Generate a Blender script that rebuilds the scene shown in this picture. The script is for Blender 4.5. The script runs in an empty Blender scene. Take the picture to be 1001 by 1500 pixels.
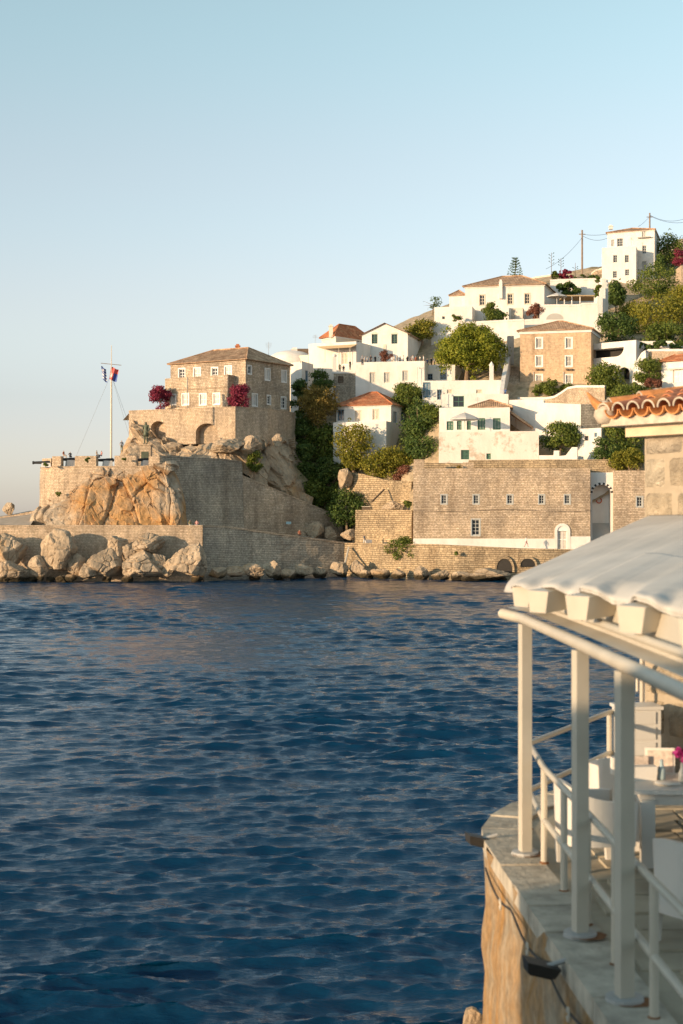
import bpy, bmesh, math, random
import numpy as np
from mathutils import Vector, Matrix, noise
random.seed(7)
sc = bpy.context.scene
col = sc.collection

# ------------------------------------------------------------------ camera, sky, sun, exposure
F, CX, HY, CH = 2083.33, 500.5, 755.0, 9.5     # focal length in photo pixels, principal column, horizon row, eye height above the sea
cam = bpy.data.cameras.new('camera'); camo = bpy.data.objects.new('camera', cam); col.objects.link(camo)
camo.location = (0, 0, CH); camo.rotation_euler = (math.radians(90), 0, 0)
cam.sensor_fit = 'VERTICAL'; cam.sensor_height = 36.0; cam.sensor_width = 24.0; cam.lens = 50.0
cam.shift_y = 5.0 / 1500.0; cam.clip_start = 0.1; cam.clip_end = 60000
cam.dof.use_dof = True; cam.dof.focus_distance = 215.0; cam.dof.aperture_fstop = 2.4
sc.camera = camo
SUN_EL, SUN_AZ = math.radians(8.5), math.atan2(-0.82, -0.57)   # azimuth measured from +Y towards +X
w = bpy.data.worlds.new('World'); sc.world = w; w.use_nodes = True
wn = w.node_tree.nodes; wl = w.node_tree.links; wn.clear()
sky = wn.new('ShaderNodeTexSky'); sky.sky_type = 'NISHITA'; sky.sun_disc = False
sky.sun_elevation = SUN_EL; sky.sun_rotation = SUN_AZ
sky.air_density = 1.0; sky.dust_density = 0.45; sky.ozone_density = 3.0; sky.altitude = 0
bg = wn.new('ShaderNodeBackground'); bg.inputs['Strength'].default_value = 0.15
wo = wn.new('ShaderNodeOutputWorld'); 
hs = wn.new('ShaderNodeHueSaturation'); hs.inputs['Saturation'].default_value = 0.45; wl.new(sky.outputs[0], hs.inputs['Color'])
tn = wn.new('ShaderNodeMix'); tn.data_type = 'RGBA'; tn.blend_type = 'MULTIPLY'; tn.inputs[0].default_value = 1.0; tn.inputs[7].default_value = (0.985, 1.015, 0.95, 1)   # film white balance
wl.new(hs.outputs[0], tn.inputs[6])
tc = wn.new('ShaderNodeTexCoord'); sx_ = wn.new('ShaderNodeSeparateXYZ'); wl.new(tc.outputs['Generated'], sx_.inputs[0])     # evening air: greyer and pinker low down, more cyan overhead, all round the horizon
rp = wn.new('ShaderNodeValToRGB'); el = rp.color_ramp.elements; rp.color_ramp.interpolation = 'EASE'
for _ in range(3): el.new(.5)
for e_, (p_, c_) in zip(el, [(0.0, (.97, .885, .99)), (.055, (.985, .86, .92)), (.131, (1.06, .96, .95)), (.214, (1, 1, 1)), (.34, (.92, 1.08, 1.07))]): e_.position = p_; e_.color = (*c_, 1)
t2 = wn.new('ShaderNodeMix'); t2.data_type = 'RGBA'; t2.blend_type = 'MULTIPLY'; t2.inputs[0].default_value = 1.0
wl.new(sx_.outputs['Z'], rp.inputs[0]); wl.new(tn.outputs[2], t2.inputs[6]); wl.new(rp.outputs[0], t2.inputs[7]); wl.new(t2.outputs[2], bg.inputs[0]); wl.new(bg.outputs[0], wo.inputs[0])
sl = bpy.data.lights.new('sun', 'SUN'); sl.energy = 3.35; sl.angle = math.radians(0.6); sl.color = (1.0, 0.71, 0.43)
so = bpy.data.objects.new('sun', sl); col.objects.link(so)
sdir = Vector((math.sin(SUN_AZ) * math.cos(SUN_EL), math.cos(SUN_AZ) * math.cos(SUN_EL), math.sin(SUN_EL)))
so.rotation_euler = (-sdir).to_track_quat('-Z', 'Y').to_euler(); so.location = sdir * 400
sc.view_settings.view_transform = 'Standard'; sc.view_settings.look = 'None'
sc.view_settings.exposure = 0.88; sc.view_settings.gamma = 1.0
sc.cycles.use_denoising = True; sc.cycles.max_bounces = 5

# ------------------------------------------------------------------ helpers
def P(px, py, Y): return Vector(((px - CX) / F * Y, Y, CH + (HY - py) / F * Y))
def XY(px, Y): return Vector(((px - CX) / F * Y, Y))
def ZZ(py, Y): return CH + (HY - py) / F * Y

class MB:
    def __init__(s): s.v = []; s.f = []; s.m = []
    def vert(s, p): s.v.append(Vector(p)); return len(s.v) - 1
    def poly(s, pts, m=0):
        i = len(s.v); s.v += [Vector(p) for p in pts]; s.f.append(tuple(range(i, i + len(pts)))); s.m.append(m)
    def box(s, c, size, rz=0.0, m=0, taper=1.0, R=None):
        R = R or Matrix.Rotation(rz, 3, 'Z'); h = Vector(size) / 2; c = Vector(c); i = len(s.v)
        for z in (-1, 1):
            k = taper if z < 0 else 1.0
            for x, y in ((-1, -1), (1, -1), (1, 1), (-1, 1)): s.v.append(c + R @ Vector((x * h.x * k, y * h.y * k, z * h.z)))
        for q in ((3, 2, 1, 0), (4, 5, 6, 7), (0, 1, 5, 4), (1, 2, 6, 5), (2, 3, 7, 6), (3, 0, 4, 7)):
            s.f.append(tuple(i + a for a in q)); s.m.append(m)
    def prism(s, poly, z0, z1, m=0):          # poly: list of xy, anticlockwise
        n = len(poly); i = len(s.v)
        s.v += [Vector((p[0], p[1], z0)) for p in poly] + [Vector((p[0], p[1], z1)) for p in poly]
        s.f.append(tuple(i + n + k for k in range(n))); s.m.append(m)
        s.f.append(tuple(i + n - 1 - k for k in range(n))); s.m.append(m)
        for k in range(n):
            a, b = k, (k + 1) % n; s.f.append((i + a, i + b, i + n + b, i + n + a)); s.m.append(m)
    def tube(s, pts, r, n=8, m=0, cap=True):
        pts = [Vector(p) for p in pts]; rs = r if isinstance(r, (list, tuple)) else [r] * len(pts); rings = []
        up = None
        for k, p in enumerate(pts):
            d = (pts[min(k + 1, len(pts) - 1)] - pts[max(k - 1, 0)])
            d = d.normalized() if d.length > 1e-9 else Vector((0, 0, 1))
            if up is None: up = Vector((0, 0, 1)) if abs(d.z) < .9 else Vector((1, 0, 0))
            a = d.cross(up).normalized(); b = a.cross(d).normalized(); up = b
            i = len(s.v); rings.append(i)
            for j in range(n):
                t = 2 * math.pi * j / n; s.v.append(p + (a * math.cos(t) + b * math.sin(t)) * rs[k])
        for k in range(len(rings) - 1):
            for j in range(n):
                a, b = rings[k], rings[k + 1]; j2 = (j + 1) % n
                s.f.append((a + j, b + j, b + j2, a + j2)[::-1]); s.m.append(m)
        if cap:
            s.f.append(tuple(rings[0] + j for j in range(n))); s.m.append(m)
            s.f.append(tuple(rings[-1] + n - 1 - j for j in range(n))); s.m.append(m)
    def lathe(s, c, prof, n=12, m=0):           # prof: (r, z) from bottom to top
        c = Vector(c); i = len(s.v)
        for r, z in prof:
            for j in range(n):
                t = 2 * math.pi * j / n; s.v.append(c + Vector((r * math.cos(t), r * math.sin(t), z)))
        for k in range(len(prof) - 1):
            for j in range(n):
                j2 = (j + 1) % n; a = i + k * n; s.f.append((a + j, a + j2, a + n + j2, a + n + j)); s.m.append(m)
        s.f.append(tuple(i + n - 1 - j for j in range(n))); s.m.append(m)
        k = i + (len(prof) - 1) * n; s.f.append(tuple(k + j for j in range(n))); s.m.append(m)
    def grid(s, fn, nu, nv, m=0, flip=False):
        i = len(s.v)
        for b in range(nv + 1):
            for a in range(nu + 1): s.v.append(Vector(fn(a / nu, b / nv)))
        for b in range(nv):
            for a in range(nu):
                q = (i + b * (nu + 1) + a, i + b * (nu + 1) + a + 1, i + (b + 1) * (nu + 1) + a + 1, i + (b + 1) * (nu + 1) + a)
                s.f.append(q[::-1] if flip else q); s.m.append(m)
    def build(s, name, mats, parent=None, smooth=False, uv=True):
        me = bpy.data.meshes.new(name)
        base = parent_loc(parent)
        me.from_pydata([tuple(p - base) for p in s.v], [], s.f)
        for mt in (mats if isinstance(mats, (list, tuple)) else [mats]): me.materials.append(mt)
        if any(s.m): me.polygons.foreach_set('material_index', s.m)
        if smooth: me.polygons.foreach_set('use_smooth', [True] * len(s.f))
        if uv:
            L = me.uv_layers.new(name='uv'); data = []
            for p, f in zip(me.polygons, s.f):
                n = p.normal
                if abs(n.z) > 0.75: data += [c for k in f for c in (s.v[k].x, s.v[k].y)]
                else:
                    t = Vector((-n.y, n.x, 0)).normalized(); data += [c for k in f for c in (s.v[k].dot(t), s.v[k].z)]
            L.data.foreach_set('uv', data)
        me.update()
        o = bpy.data.objects.new(name, me); col.objects.link(o)
        if parent: o.parent = parent
        return o
def parent_loc(p):
    b = Vector((0, 0, 0))
    while p is not None: b = b + p.location; p = p.parent
    return b
def tag(o, label, cat, group=None, kind=None):
    if label: o['label'] = label
    if cat: o['category'] = cat
    if group: o['group'] = group
    if kind: o['kind'] = kind
    return o
def thing(name, label, cat, loc, group=None):
    o = bpy.data.objects.new(name, None); col.objects.link(o); o.location = Vector(loc); o.empty_display_size = 0.3
    return tag(o, label, cat, group)
def struct(o): o['kind'] = 'structure'; return o
def solo(mb, name, mats, loc, label, cat, group=None, smooth=False):     # one-mesh thing with its origin at its base
    o = mb.build(name, mats, None, smooth); loc = Vector(loc)
    o.data.transform(Matrix.Translation(-loc)); o.location = loc
    return tag(o, label, cat, group)
def copy_tree(o, parent=None):
    c = o.copy(); col.objects.link(c); c.parent = parent
    for ch in list(o.children): copy_tree(ch, c)
    return c

# ------------------------------------------------------------------ materials
def newmat(name):
    m = bpy.data.materials.new(name); m.use_nodes = True; nt = m.node_tree
    b = nt.nodes['Principled BSDF']; return m, nt, b
def N(nt, t, **kw):
    n = nt.nodes.new('ShaderNode' + t)
    for k, v in kw.items():
        if k.startswith('i_'): n.inputs[k[2:].replace('_', ' ')].default_value = v
        else: setattr(n, k, v)
    return n
def ramp(nt, stops):
    r = nt.nodes.new('ShaderNodeValToRGB'); e = r.color_ramp.elements
    while len(e) < len(stops): e.new(0.5)
    for q, (p, c) in zip(e, stops): q.position = p; q.color = (*c, 1)
    return r
def mix(nt, a, b, fac, mode='MIX'):
    m = nt.nodes.new('ShaderNodeMix'); m.data_type = 'RGBA'; m.blend_type = mode
    for s, v in ((0, fac), (6, a), (7, b)):
        if hasattr(v, 'is_output') or isinstance(v, bpy.types.NodeSocket): nt.links.new(v, m.inputs[s])
        elif s == 0: m.inputs[0].default_value = v
        else: m.inputs[s].default_value = (*v, 1)
    return m.outputs[2]
def coords(nt, kind='obj', scale=(1, 1, 1)):
    mp = nt.nodes.new('ShaderNodeMapping'); mp.inputs['Scale'].default_value = scale
    if kind == 'uv': s = nt.nodes.new('ShaderNodeUVMap').outputs[0]
    elif kind == 'pos': s = nt.nodes.new('ShaderNodeNewGeometry').outputs['Position']
    else: s = nt.nodes.new('ShaderNodeTexCoord').outputs['Object']
    nt.links.new(s, mp.inputs[0]); return mp.outputs[0]
def noise_tex(nt, vec, scale, detail=4, rough=.55):
    n = N(nt, 'TexNoise', i_Scale=scale, i_Detail=detail, i_Roughness=rough); nt.links.new(vec, n.inputs['Vector']); return n.outputs['Fac']
def bump(nt, b, h, dist, strength=1.0):
    n = N(nt, 'Bump', i_Strength=strength, i_Distance=dist); nt.links.new(h, n.inputs['Height']); nt.links.new(n.outputs[0], b.inputs['Normal'])

def m_plain(name, c, rough=.6, var=.12, scale=3.0, metal=0.0, bmp=0.0):
    m, nt, b = newmat(name); b.inputs['Roughness'].default_value = rough; b.inputs['Metallic'].default_value = metal
    f = noise_tex(nt, coords(nt, 'pos'), scale)
    r = ramp(nt, [(.3, tuple(x * (1 - var) for x in c)), (.7, tuple(min(1, x * (1 + var)) for x in c))])
    nt.links.new(f, r.inputs[0]); nt.links.new(r.outputs[0], b.inputs['Base Color'])
    if bmp: bump(nt, b, noise_tex(nt, coords(nt, 'pos'), scale * 4), bmp)
    return m
def m_plaster(name, c, stain=(.52, .45, .36), amt=.25, peel=None):
    m, nt, b = newmat(name); b.inputs['Roughness'].default_value = .9; p = coords(nt, 'pos')
    f1 = noise_tex(nt, coords(nt, 'pos', (.5, .5, .16)), 1.6, 6, .65); r1 = ramp(nt, [(.42, (0, 0, 0)), (.74, (amt, amt, amt))]); nt.links.new(f1, r1.inputs[0])
    c1 = mix(nt, c, stain, r1.outputs[0])
    f2 = noise_tex(nt, p, .35, 3); r2 = ramp(nt, [(.3, (.9, .9, .9)), (.7, (1, 1, 1))]); nt.links.new(f2, r2.inputs[0])
    c2 = mix(nt, c1, r2.outputs[0], 1.0, 'MULTIPLY')
    if peel:
        f3 = noise_tex(nt, p, .28, 7, .75); r3 = ramp(nt, [(.53, (0, 0, 0)), (.60, (.75, .75, .75))]); nt.links.new(f3, r3.inputs[0])
        f4 = noise_tex(nt, p, 3.0, 4); r4 = ramp(nt, [(.35, peel), (.65, tuple(x * .7 for x in peel))]); nt.links.new(f4, r4.inputs[0])
        c2 = mix(nt, c2, r4.outputs[0], r3.outputs[0])
    nt.links.new(c2, b.inputs['Base Color'])
    bump(nt, b, noise_tex(nt, p, 2.2, 6), .05)
    return m
def m_stone(name, ca, cb, mortar, bw=.5, rh=.24, dist=.06, soot=.3, warp=.12, ms=.028):
    m, nt, b = newmat(name); b.inputs['Roughness'].default_value = .92
    uv = coords(nt, 'uv'); p = coords(nt, 'pos')
    nz = N(nt, 'TexNoise', i_Scale=1.7, i_Detail=3.0); nt.links.new(uv, nz.inputs['Vector'])
    sub = N(nt, 'VectorMath', operation='MULTIPLY_ADD'); sub.inputs[1].default_value = (warp * 2.2, warp, 0); nt.links.new(nz.outputs['Color'], sub.inputs[0]); nt.links.new(uv, sub.inputs[2])
    br = N(nt, 'TexBrick', i_Scale=1.0, i_Mortar_Size=ms, i_Mortar_Smooth=.35, i_Bias=0.0, i_Brick_Width=bw, i_Row_Height=rh)
    br.offset_frequency = 2; br.squash = 1.35; br.squash_frequency = 3
    br.inputs['Color1'].default_value = (*ca, 1); br.inputs['Color2'].default_value = (*cb, 1); br.inputs['Mortar'].default_value = (*mortar, 1)
    nt.links.new(sub.outputs[0], br.inputs['Vector'])
    f1 = noise_tex(nt, p, .22, 6, .6); r1 = ramp(nt, [(.35, (1 - soot,) * 3), (.65, (1.08, 1.05, 1.0))]); nt.links.new(f1, r1.inputs[0])
    f2 = noise_tex(nt, p, 2.6, 4, .7); r2 = ramp(nt, [(.25, (.62, .62, .62)), (.75, (1.25, 1.25, 1.25))]); nt.links.new(f2, r2.inputs[0])
    c = mix(nt, br.outputs['Color'], r1.outputs[0], 1.0, 'MULTIPLY'); c = mix(nt, c, r2.outputs[0], 1.0, 'MULTIPLY')
    f5 = noise_tex(nt, coords(nt, 'pos', (.7, .7, .1)), 1.0, 6, .65); r5 = ramp(nt, [(.32, (.70, .68, .66)), (.5, (1, 1, 1)), (.72, (1.14, 1.12, 1.1))]); nt.links.new(f5, r5.inputs[0]); c = mix(nt, c, r5.outputs[0], 1.0, 'MULTIPLY')
    nt.links.new(c, b.inputs['Base Color'])
    inv = N(nt, 'Math', operation='MULTIPLY_ADD'); inv.inputs[1].default_value = -1.0; nt.links.new(br.outputs['Fac'], inv.inputs[0]); nt.links.new(f2, inv.inputs[2])
    bump(nt, b, inv.outputs[0], dist)
    return m
def m_rock(name, c0, c1, c2, stain=None, samt=(.55, .7), scale=.35, sscale=.12):
    m, nt, b = newmat(name); b.inputs['Roughness'].default_value = .95; p = coords(nt, 'pos')
    f = noise_tex(nt, p, scale, 8, .65); r = ramp(nt, [(.3, c0), (.52, c1), (.72, c2)]); nt.links.new(f, r.inputs[0]); c = r.outputs[0]
    if stain:
        fs = noise_tex(nt, p, sscale, 7, .62); rs = ramp(nt, [(samt[0], (0, 0, 0)), (samt[1], (.9, .9, .9))]); nt.links.new(fs, rs.inputs[0]); c = mix(nt, c, stain, rs.outputs[0])
    fb = noise_tex(nt, p, 1.1, 9, .7)
    rr = ramp(nt, [(.3, (.6, .6, .6)), (.7, (1.15, 1.15, 1.15))]); nt.links.new(fb, rr.inputs[0]); c = mix(nt, c, rr.outputs[0], 1.0, 'MULTIPLY')
    # dark wet and algae band where the sea washes the foot of the rock
    sx = N(nt, 'SeparateXYZ'); nt.links.new(p, sx.inputs[0])
    nn = N(nt, 'Math', operation='MULTIPLY_ADD'); nn.inputs[1].default_value = -1.3; nt.links.new(fb, nn.inputs[0]); nt.links.new(sx.outputs['Z'], nn.inputs[2])
    rw = ramp(nt, [(0.0, (1, 1, 1)), (.35, (0, 0, 0))]); nt.links.new(nn.outputs[0], rw.inputs[0]); c = mix(nt, c, (.05, .036, .016), rw.outputs[0])
    nt.links.new(c, b.inputs['Base Color']); bump(nt, b, fb, .35, .9)
    return m
def m_leaf(name, ca, cb, cc, trans=.35):
    m, nt, b = newmat(name); b.inputs['Roughness'].default_value = .6; b.inputs['Specular IOR Level'].default_value = .25
    g = nt.nodes.new('ShaderNodeNewGeometry'); f = noise_tex(nt, coords(nt, 'pos'), .45, 3)
    a = N(nt, 'Math', operation='MULTIPLY_ADD'); a.inputs[1].default_value = .55; nt.links.new(g.outputs['Random Per Island'], a.inputs[0])
    s = N(nt, 'Math', operation='MULTIPLY'); s.inputs[1].default_value = .5; nt.links.new(f, s.inputs[0]); nt.links.new(s.outputs[0], a.inputs[2])
    r = ramp(nt, [(.12, ca), (.48, cb), (.85, cc)]); nt.links.new(a.outputs[0], r.inputs[0]); nt.links.new(r.outputs[0], b.inputs['Base Color'])
    tr = N(nt, 'BsdfTranslucent'); nt.links.new(r.outputs[0], tr.inputs[0])
    ms = N(nt, 'MixShader'); ms.inputs[0].default_value = trans; nt.links.new(b.outputs[0], ms.inputs[1]); nt.links.new(tr.outputs[0], ms.inputs[2])
    nt.links.new(ms.outputs[0], nt.nodes['Material Output'].inputs['Surface'])
    return m
def m_tile(name, ca, cb, cc):
    m, nt, b = newmat(name); b.inputs['Roughness'].default_value = .85; p = coords(nt, 'pos')
    v = N(nt, 'TexVoronoi', i_Scale=2.6); nt.links.new(p, v.inputs['Vector'])
    r = ramp(nt, [(.1, ca), (.5, cb), (.9, cc)]); sx = N(nt, 'SeparateColor'); nt.links.new(v.outputs['Color'], sx.inputs[0]); nt.links.new(sx.outputs[0], r.inputs[0])
    f = noise_tex(nt, p, .6, 5); r2 = ramp(nt, [(.3, (.62, .62, .6)), (.7, (1.1, 1.1, 1.1))]); nt.links.new(f, r2.inputs[0])
    nt.links.new(mix(nt, r.outputs[0], r2.outputs[0], 1.0, 'MULTIPLY'), b.inputs['Base Color'])
    return m
def m_glass(name, c=(.02, .025, .03)):
    m, nt, b = newmat(name); b.inputs['Base Color'].default_value = (*c, 1); b.inputs['Roughness'].default_value = .12
    bump(nt, b, noise_tex(nt, coords(nt, 'pos'), 1.5, 2), .01); return m

M = {}
M['white'] = m_plaster('limewash_white', (.76, .725, .67), amt=.42)
M['white2'] = m_plaster('limewash_weathered', (.75, .69, .61), amt=.35, peel=(.50, .39, .28))
M['cream'] = m_plaster('cream_plaster', (.74, .66, .54), amt=.35)
M['grey_pl'] = m_plaster('grey_plaster', (.42, .41, .38), amt=.4)
M['brownstone'] = m_stone('brown_ashlar', (.62, .445, .29), (.56, .40, .255), (.60, .44, .30), .7, .3, .02, .12, .03, .015)
M['stone'] = m_stone('tan_rubble_stone', (.72, .58, .44), (.52, .405, .29), (.36, .275, .18), .46, .25, .07, .32, .16)
M['stone_g'] = m_stone('grey_rubble_stone', (.64, .55, .43), (.48, .41, .32), (.25, .21, .165), .55, .26, .07, .3)
M['stone_l'] = m_stone('pale_rubble_stone', (.71, .56, .41), (.56, .435, .31), (.38, .285, .19), .42, .22, .05, .2)
M['stone_q'] = m_stone('quay_rubble_stone', (.60, .465, .30), (.43, .325, .205), (.22, .165, .10), .6, .32, .09, .35, .2)
M['rock'] = m_rock('limestone', (.30, .235, .165), (.49, .375, .255), (.60, .475, .335), (.52, .29, .11), (.55, .70))
M['rock_o'] = m_rock('ochre_limestone', (.30, .24, .175), (.49, .385, .275), (.60, .485, .355), (.54, .285, .095), (.45, .60), .3, .085)
M['earth'] = m_rock('dry_earth', (.34, .26, .165), (.50, .385, .25), (.60, .47, .31), (.16, .15, .06), (.52, .66), .3, .25)
M['paving'] = m_plain('road_paving', (.36, .30, .235), .9, .18, .8, bmp=.02)
M['tile_g'] = m_tile('old_roof_tile', (.40, .235, .135), (.52, .315, .185), (.62, .42, .26))
M['tile_r'] = m_tile('red_roof_tile', (.46, .15, .06), (.56, .20, .085), (.62, .28, .13))
M['wood_w'] = m_plain('white_painted_wood', (.76, .73, .68), .5, .05, 2)
M['wood_g'] = m_plain('grey_painted_wood', (.44, .44, .41), .55, .08, 2)
M['wood_b'] = m_plain('blue_painted_wood', (.10, .20, .28), .5, .12, 2)
M['wood_gr'] = m_plain('green_painted_wood', (.06, .16, .10), .5, .15, 2)
M['wood_t'] = m_plain('beige_painted_wood', (.60, .52, .41), .55, .08, 2)
M['wood_d'] = m_plain('weathered_dark_wood', (.13, .09, .06), .8, .25, 3)
M['glass'] = m_glass('window_glass')
M['dark'] = m_plain('dark_fill', (.03, .026, .022), .9)
M['bark'] = m_plain('bark', (.20, .14, .09), .95, .3, 4)
M['bronze'] = m_plain('green_bronze', (.085, .10, .065), .55, .25, 2.5, .4)
M['iron'] = m_plain('black_iron', (.025, .024, .023), .6, .3, 4)
M['metal_g'] = m_plain('grey_metal', (.35, .35, .34), .5, .1, 3)
M['pole'] = m_plain('weathered_pole', (.24, .18, .13), .85, .15, 3)
M['canvas'] = m_plain('canvas', (.52, .50, .465), .88, .15, .9)
M['reed'] = m_plain('reed_mat', (.42, .31, .18), .9, .25, 6)
M['leaf_pine'] = m_leaf('pine_needles', (0.06, 0.1, 0.014), (0.23, 0.26, 0.025), (0.38, 0.37, 0.045))
M['leaf_dark'] = m_leaf('dark_leaves', (0.03, 0.06, 0.018), (0.08, 0.135, 0.03), (0.17, 0.22, 0.05))
M['leaf_mid'] = m_leaf('green_leaves', (0.045, 0.08, 0.016), (0.125, 0.17, 0.03), (0.24, 0.265, 0.048))
M['leaf_yel'] = m_leaf('yellow_green_leaves', (0.09, 0.11, 0.015), (0.23, 0.225, 0.028), (0.36, 0.31, 0.045))
M['leaf_gold'] = m_leaf('golden_olive_leaves', (0.09, 0.075, 0.02), (0.25, 0.18, 0.042), (0.42, 0.29, 0.075))
M['leaf_pink'] = m_leaf('bougainvillea', (.10, .018, .028), (.26, .03, .065), (.40, .07, .12))
M['leaf_rust'] = m_leaf('faded_bougainvillea', (.09, .05, .03), (.24, .09, .06), (.33, .16, .10))
def _skin(n, c): return m_plain(n, c, .6, .05)
M['skin'] = _skin('skin', (.45, .27, .18)); M['hair'] = m_plain('hair', (.02, .014, .01), .6)
CL = {k: m_plain('cloth_' + k, c, .85, .1, 8) for k, c in dict(black=(.02, .02, .024), white=(.72, .70, .67), cream=(.62, .55, .44), navy=(.03, .05, .12), blue=(.08, .15, .32), rust=(.33, .10, .05), grey=(.25, .25, .26), pink=(.55, .28, .26), olive=(.22, .20, .09), beige=(.5, .4, .3)).items()}

# ------------------------------------------------------------------ builders: walls, windows, roofs
class Face:                                   # vertical wall plane from A (left) to B (right) seen from outside
    def __init__(s, A, B):
        s.A = Vector(A); s.B = Vector(B); s.t = (s.B - s.A); s.L = s.t.length; s.t.normalize(); s.n = Vector((s.t.y, -s.t.x))
    def uv(s, px, py):
        d = Vector(((px - CX) / F, 1.0)); k = s.A.dot(s.n) / d.dot(s.n); return ((d * k - s.A).dot(s.t), CH + k * (HY - py) / F)
    def pt(s, u, z, off=0.0):
        q = s.A + s.t * u + s.n * off; return Vector((q.x, q.y, z))
    def rect(s, px, py, wpx, hpx):            # picture rectangle by centre -> (u0, u1, z0, z1)
        a = s.uv(px - wpx / 2, py); b = s.uv(px + wpx / 2, py); t = s.uv(px, py - hpx / 2)[1]; q = s.uv(px, py + hpx / 2)[1]
        return (a[0], b[0], q, t)
def fbox(mb, fc, u0, u1, z0, z1, o0, o1, m=0):    # box on a face from depth o0 to o1 (positive is outwards)
    i = len(mb.v)
    for z in (z0, z1):
        for u, o in ((u0, o1), (u1, o1), (u1, o0), (u0, o0)): mb.v.append(fc.pt(u, z, o))
    for q in ((3, 2, 1, 0), (4, 5, 6, 7), (0, 1, 5, 4), (1, 2, 6, 5), (2, 3, 7, 6), (3, 0, 4, 7)): mb.f.append(tuple(i + a for a in q)); mb.m.append(m)
def wall_face(mb, fc, z0, z1, holes=(), depth=.28, m=0, ext=0.0):
    us = sorted({0.0 - ext, fc.L + ext} | {u for h in holes for u in h[:2]}); zs = sorted({z0, z1} | {z for h in holes for z in h[2:4]})
    for i in range(len(us) - 1):
        for j in range(len(zs) - 1):
            cu = (us[i] + us[i + 1]) / 2; cz = (zs[j] + zs[j + 1]) / 2
            if any(h[0] < cu < h[1] and h[2] < cz < h[3] for h in holes): continue
            mb.poly([fc.pt(us[i], zs[j]), fc.pt(us[i + 1], zs[j]), fc.pt(us[i + 1], zs[j + 1]), fc.pt(us[i], zs[j + 1])], m)
    for h in holes:
        c = [(h[0], h[2]), (h[1], h[2]), (h[1], h[3]), (h[0], h[3])]
        for k in range(4):
            a, b = c[k], c[(k + 1) % 4]
            mb.poly([fc.pt(a[0], a[1]), fc.pt(b[0], b[1]), fc.pt(b[0], b[1], -depth), fc.pt(a[0], a[1], -depth)][::-1], m)
        mb.poly([fc.pt(h[0], h[2], -depth), fc.pt(h[1], h[2], -depth), fc.pt(h[1], h[3], -depth), fc.pt(h[0], h[3], -depth)], m)
def window(root, fc, r, style='casement', fm='wood_w', nx=2, nz=3, trim=None, depth=.28, name='window', label=None):
    u0, u1, z0, z1 = r; mb = MB(); t = min(.11, (u1 - u0) * .12)
    for a in ((u0, u0 + t, z0, z1), (u1 - t, u1, z0, z1), (u0 + t, u1 - t, z0, z0 + t), (u0 + t, u1 - t, z1 - t, z1)): fbox(mb, fc, *a, -depth + .004, -depth + .14)
    if trim is not None:
        k = .16
        for a in ((u0 - k, u0 + .002, z0 - k, z1 + k), (u1 - .002, u1 + k, z0 - k, z1 + k), (u0 + .002, u1 - .002, z1 - .002, z1 + k), (u0 + .002, u1 - .002, z0 - k, z0 + .002)): fbox(mb, fc, *a, -.05, .045)
    o = mb.build(name, M[fm], root)
    if label: o['label'] = label
    a0, a1, b0, b1 = u0 + t, u1 - t, z0 + t, z1 - t
    if style in ('casement', 'lattice'):
        g = MB(); fbox(g, fc, a0, a1, b0, b1, -depth + .01, -depth + .03); g.build('pane', M['glass'], o, uv=False)
        bar = MB(); q = min(.07, (a1 - a0) * .1)
        for i in range(1, nx):
            c = a0 + (a1 - a0) * i / nx; fbox(bar, fc, c - q / 2, c + q / 2, b0, b1, -depth + .03, -depth + .09)
        for j in range(1, nz):
            c = b0 + (b1 - b0) * j / nz; fbox(bar, fc, a0, a1, c - q / 2, c + q / 2, -depth + .03, -depth + .085)
        bar.build('glazing_bar', M[fm], o)
    else:                                        # closed louvred shutters, two leaves
        mid = (a0 + a1) / 2
        for x0, x1 in ((a0, mid - .012), (mid + .012, a1)):
            s = MB(); st = min(.07, (x1 - x0) * .16)
            for a in ((x0, x0 + st, b0, b1), (x1 - st, x1, b0, b1), (x0 + st, x1 - st, b0, b0 + st), (x0 + st, x1 - st, b1 - st, b1), (x0 + st, x1 - st, (b0 + b1) / 2 - st / 2, (b0 + b1) / 2 + st / 2)): fbox(s, fc, *a, -depth + .03, -depth + .1)
            n = max(4, int((b1 - b0) / .14))
            for j in range(n):
                z = b0 + st + (b1 - b0 - 2 * st) * (j + .5) / n; fbox(s, fc, x0 + st, x1 - st, z - .035, z + .035, -depth + .03, -depth + .07)
            s.build('shutter', M[style], o)
    return o
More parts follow.
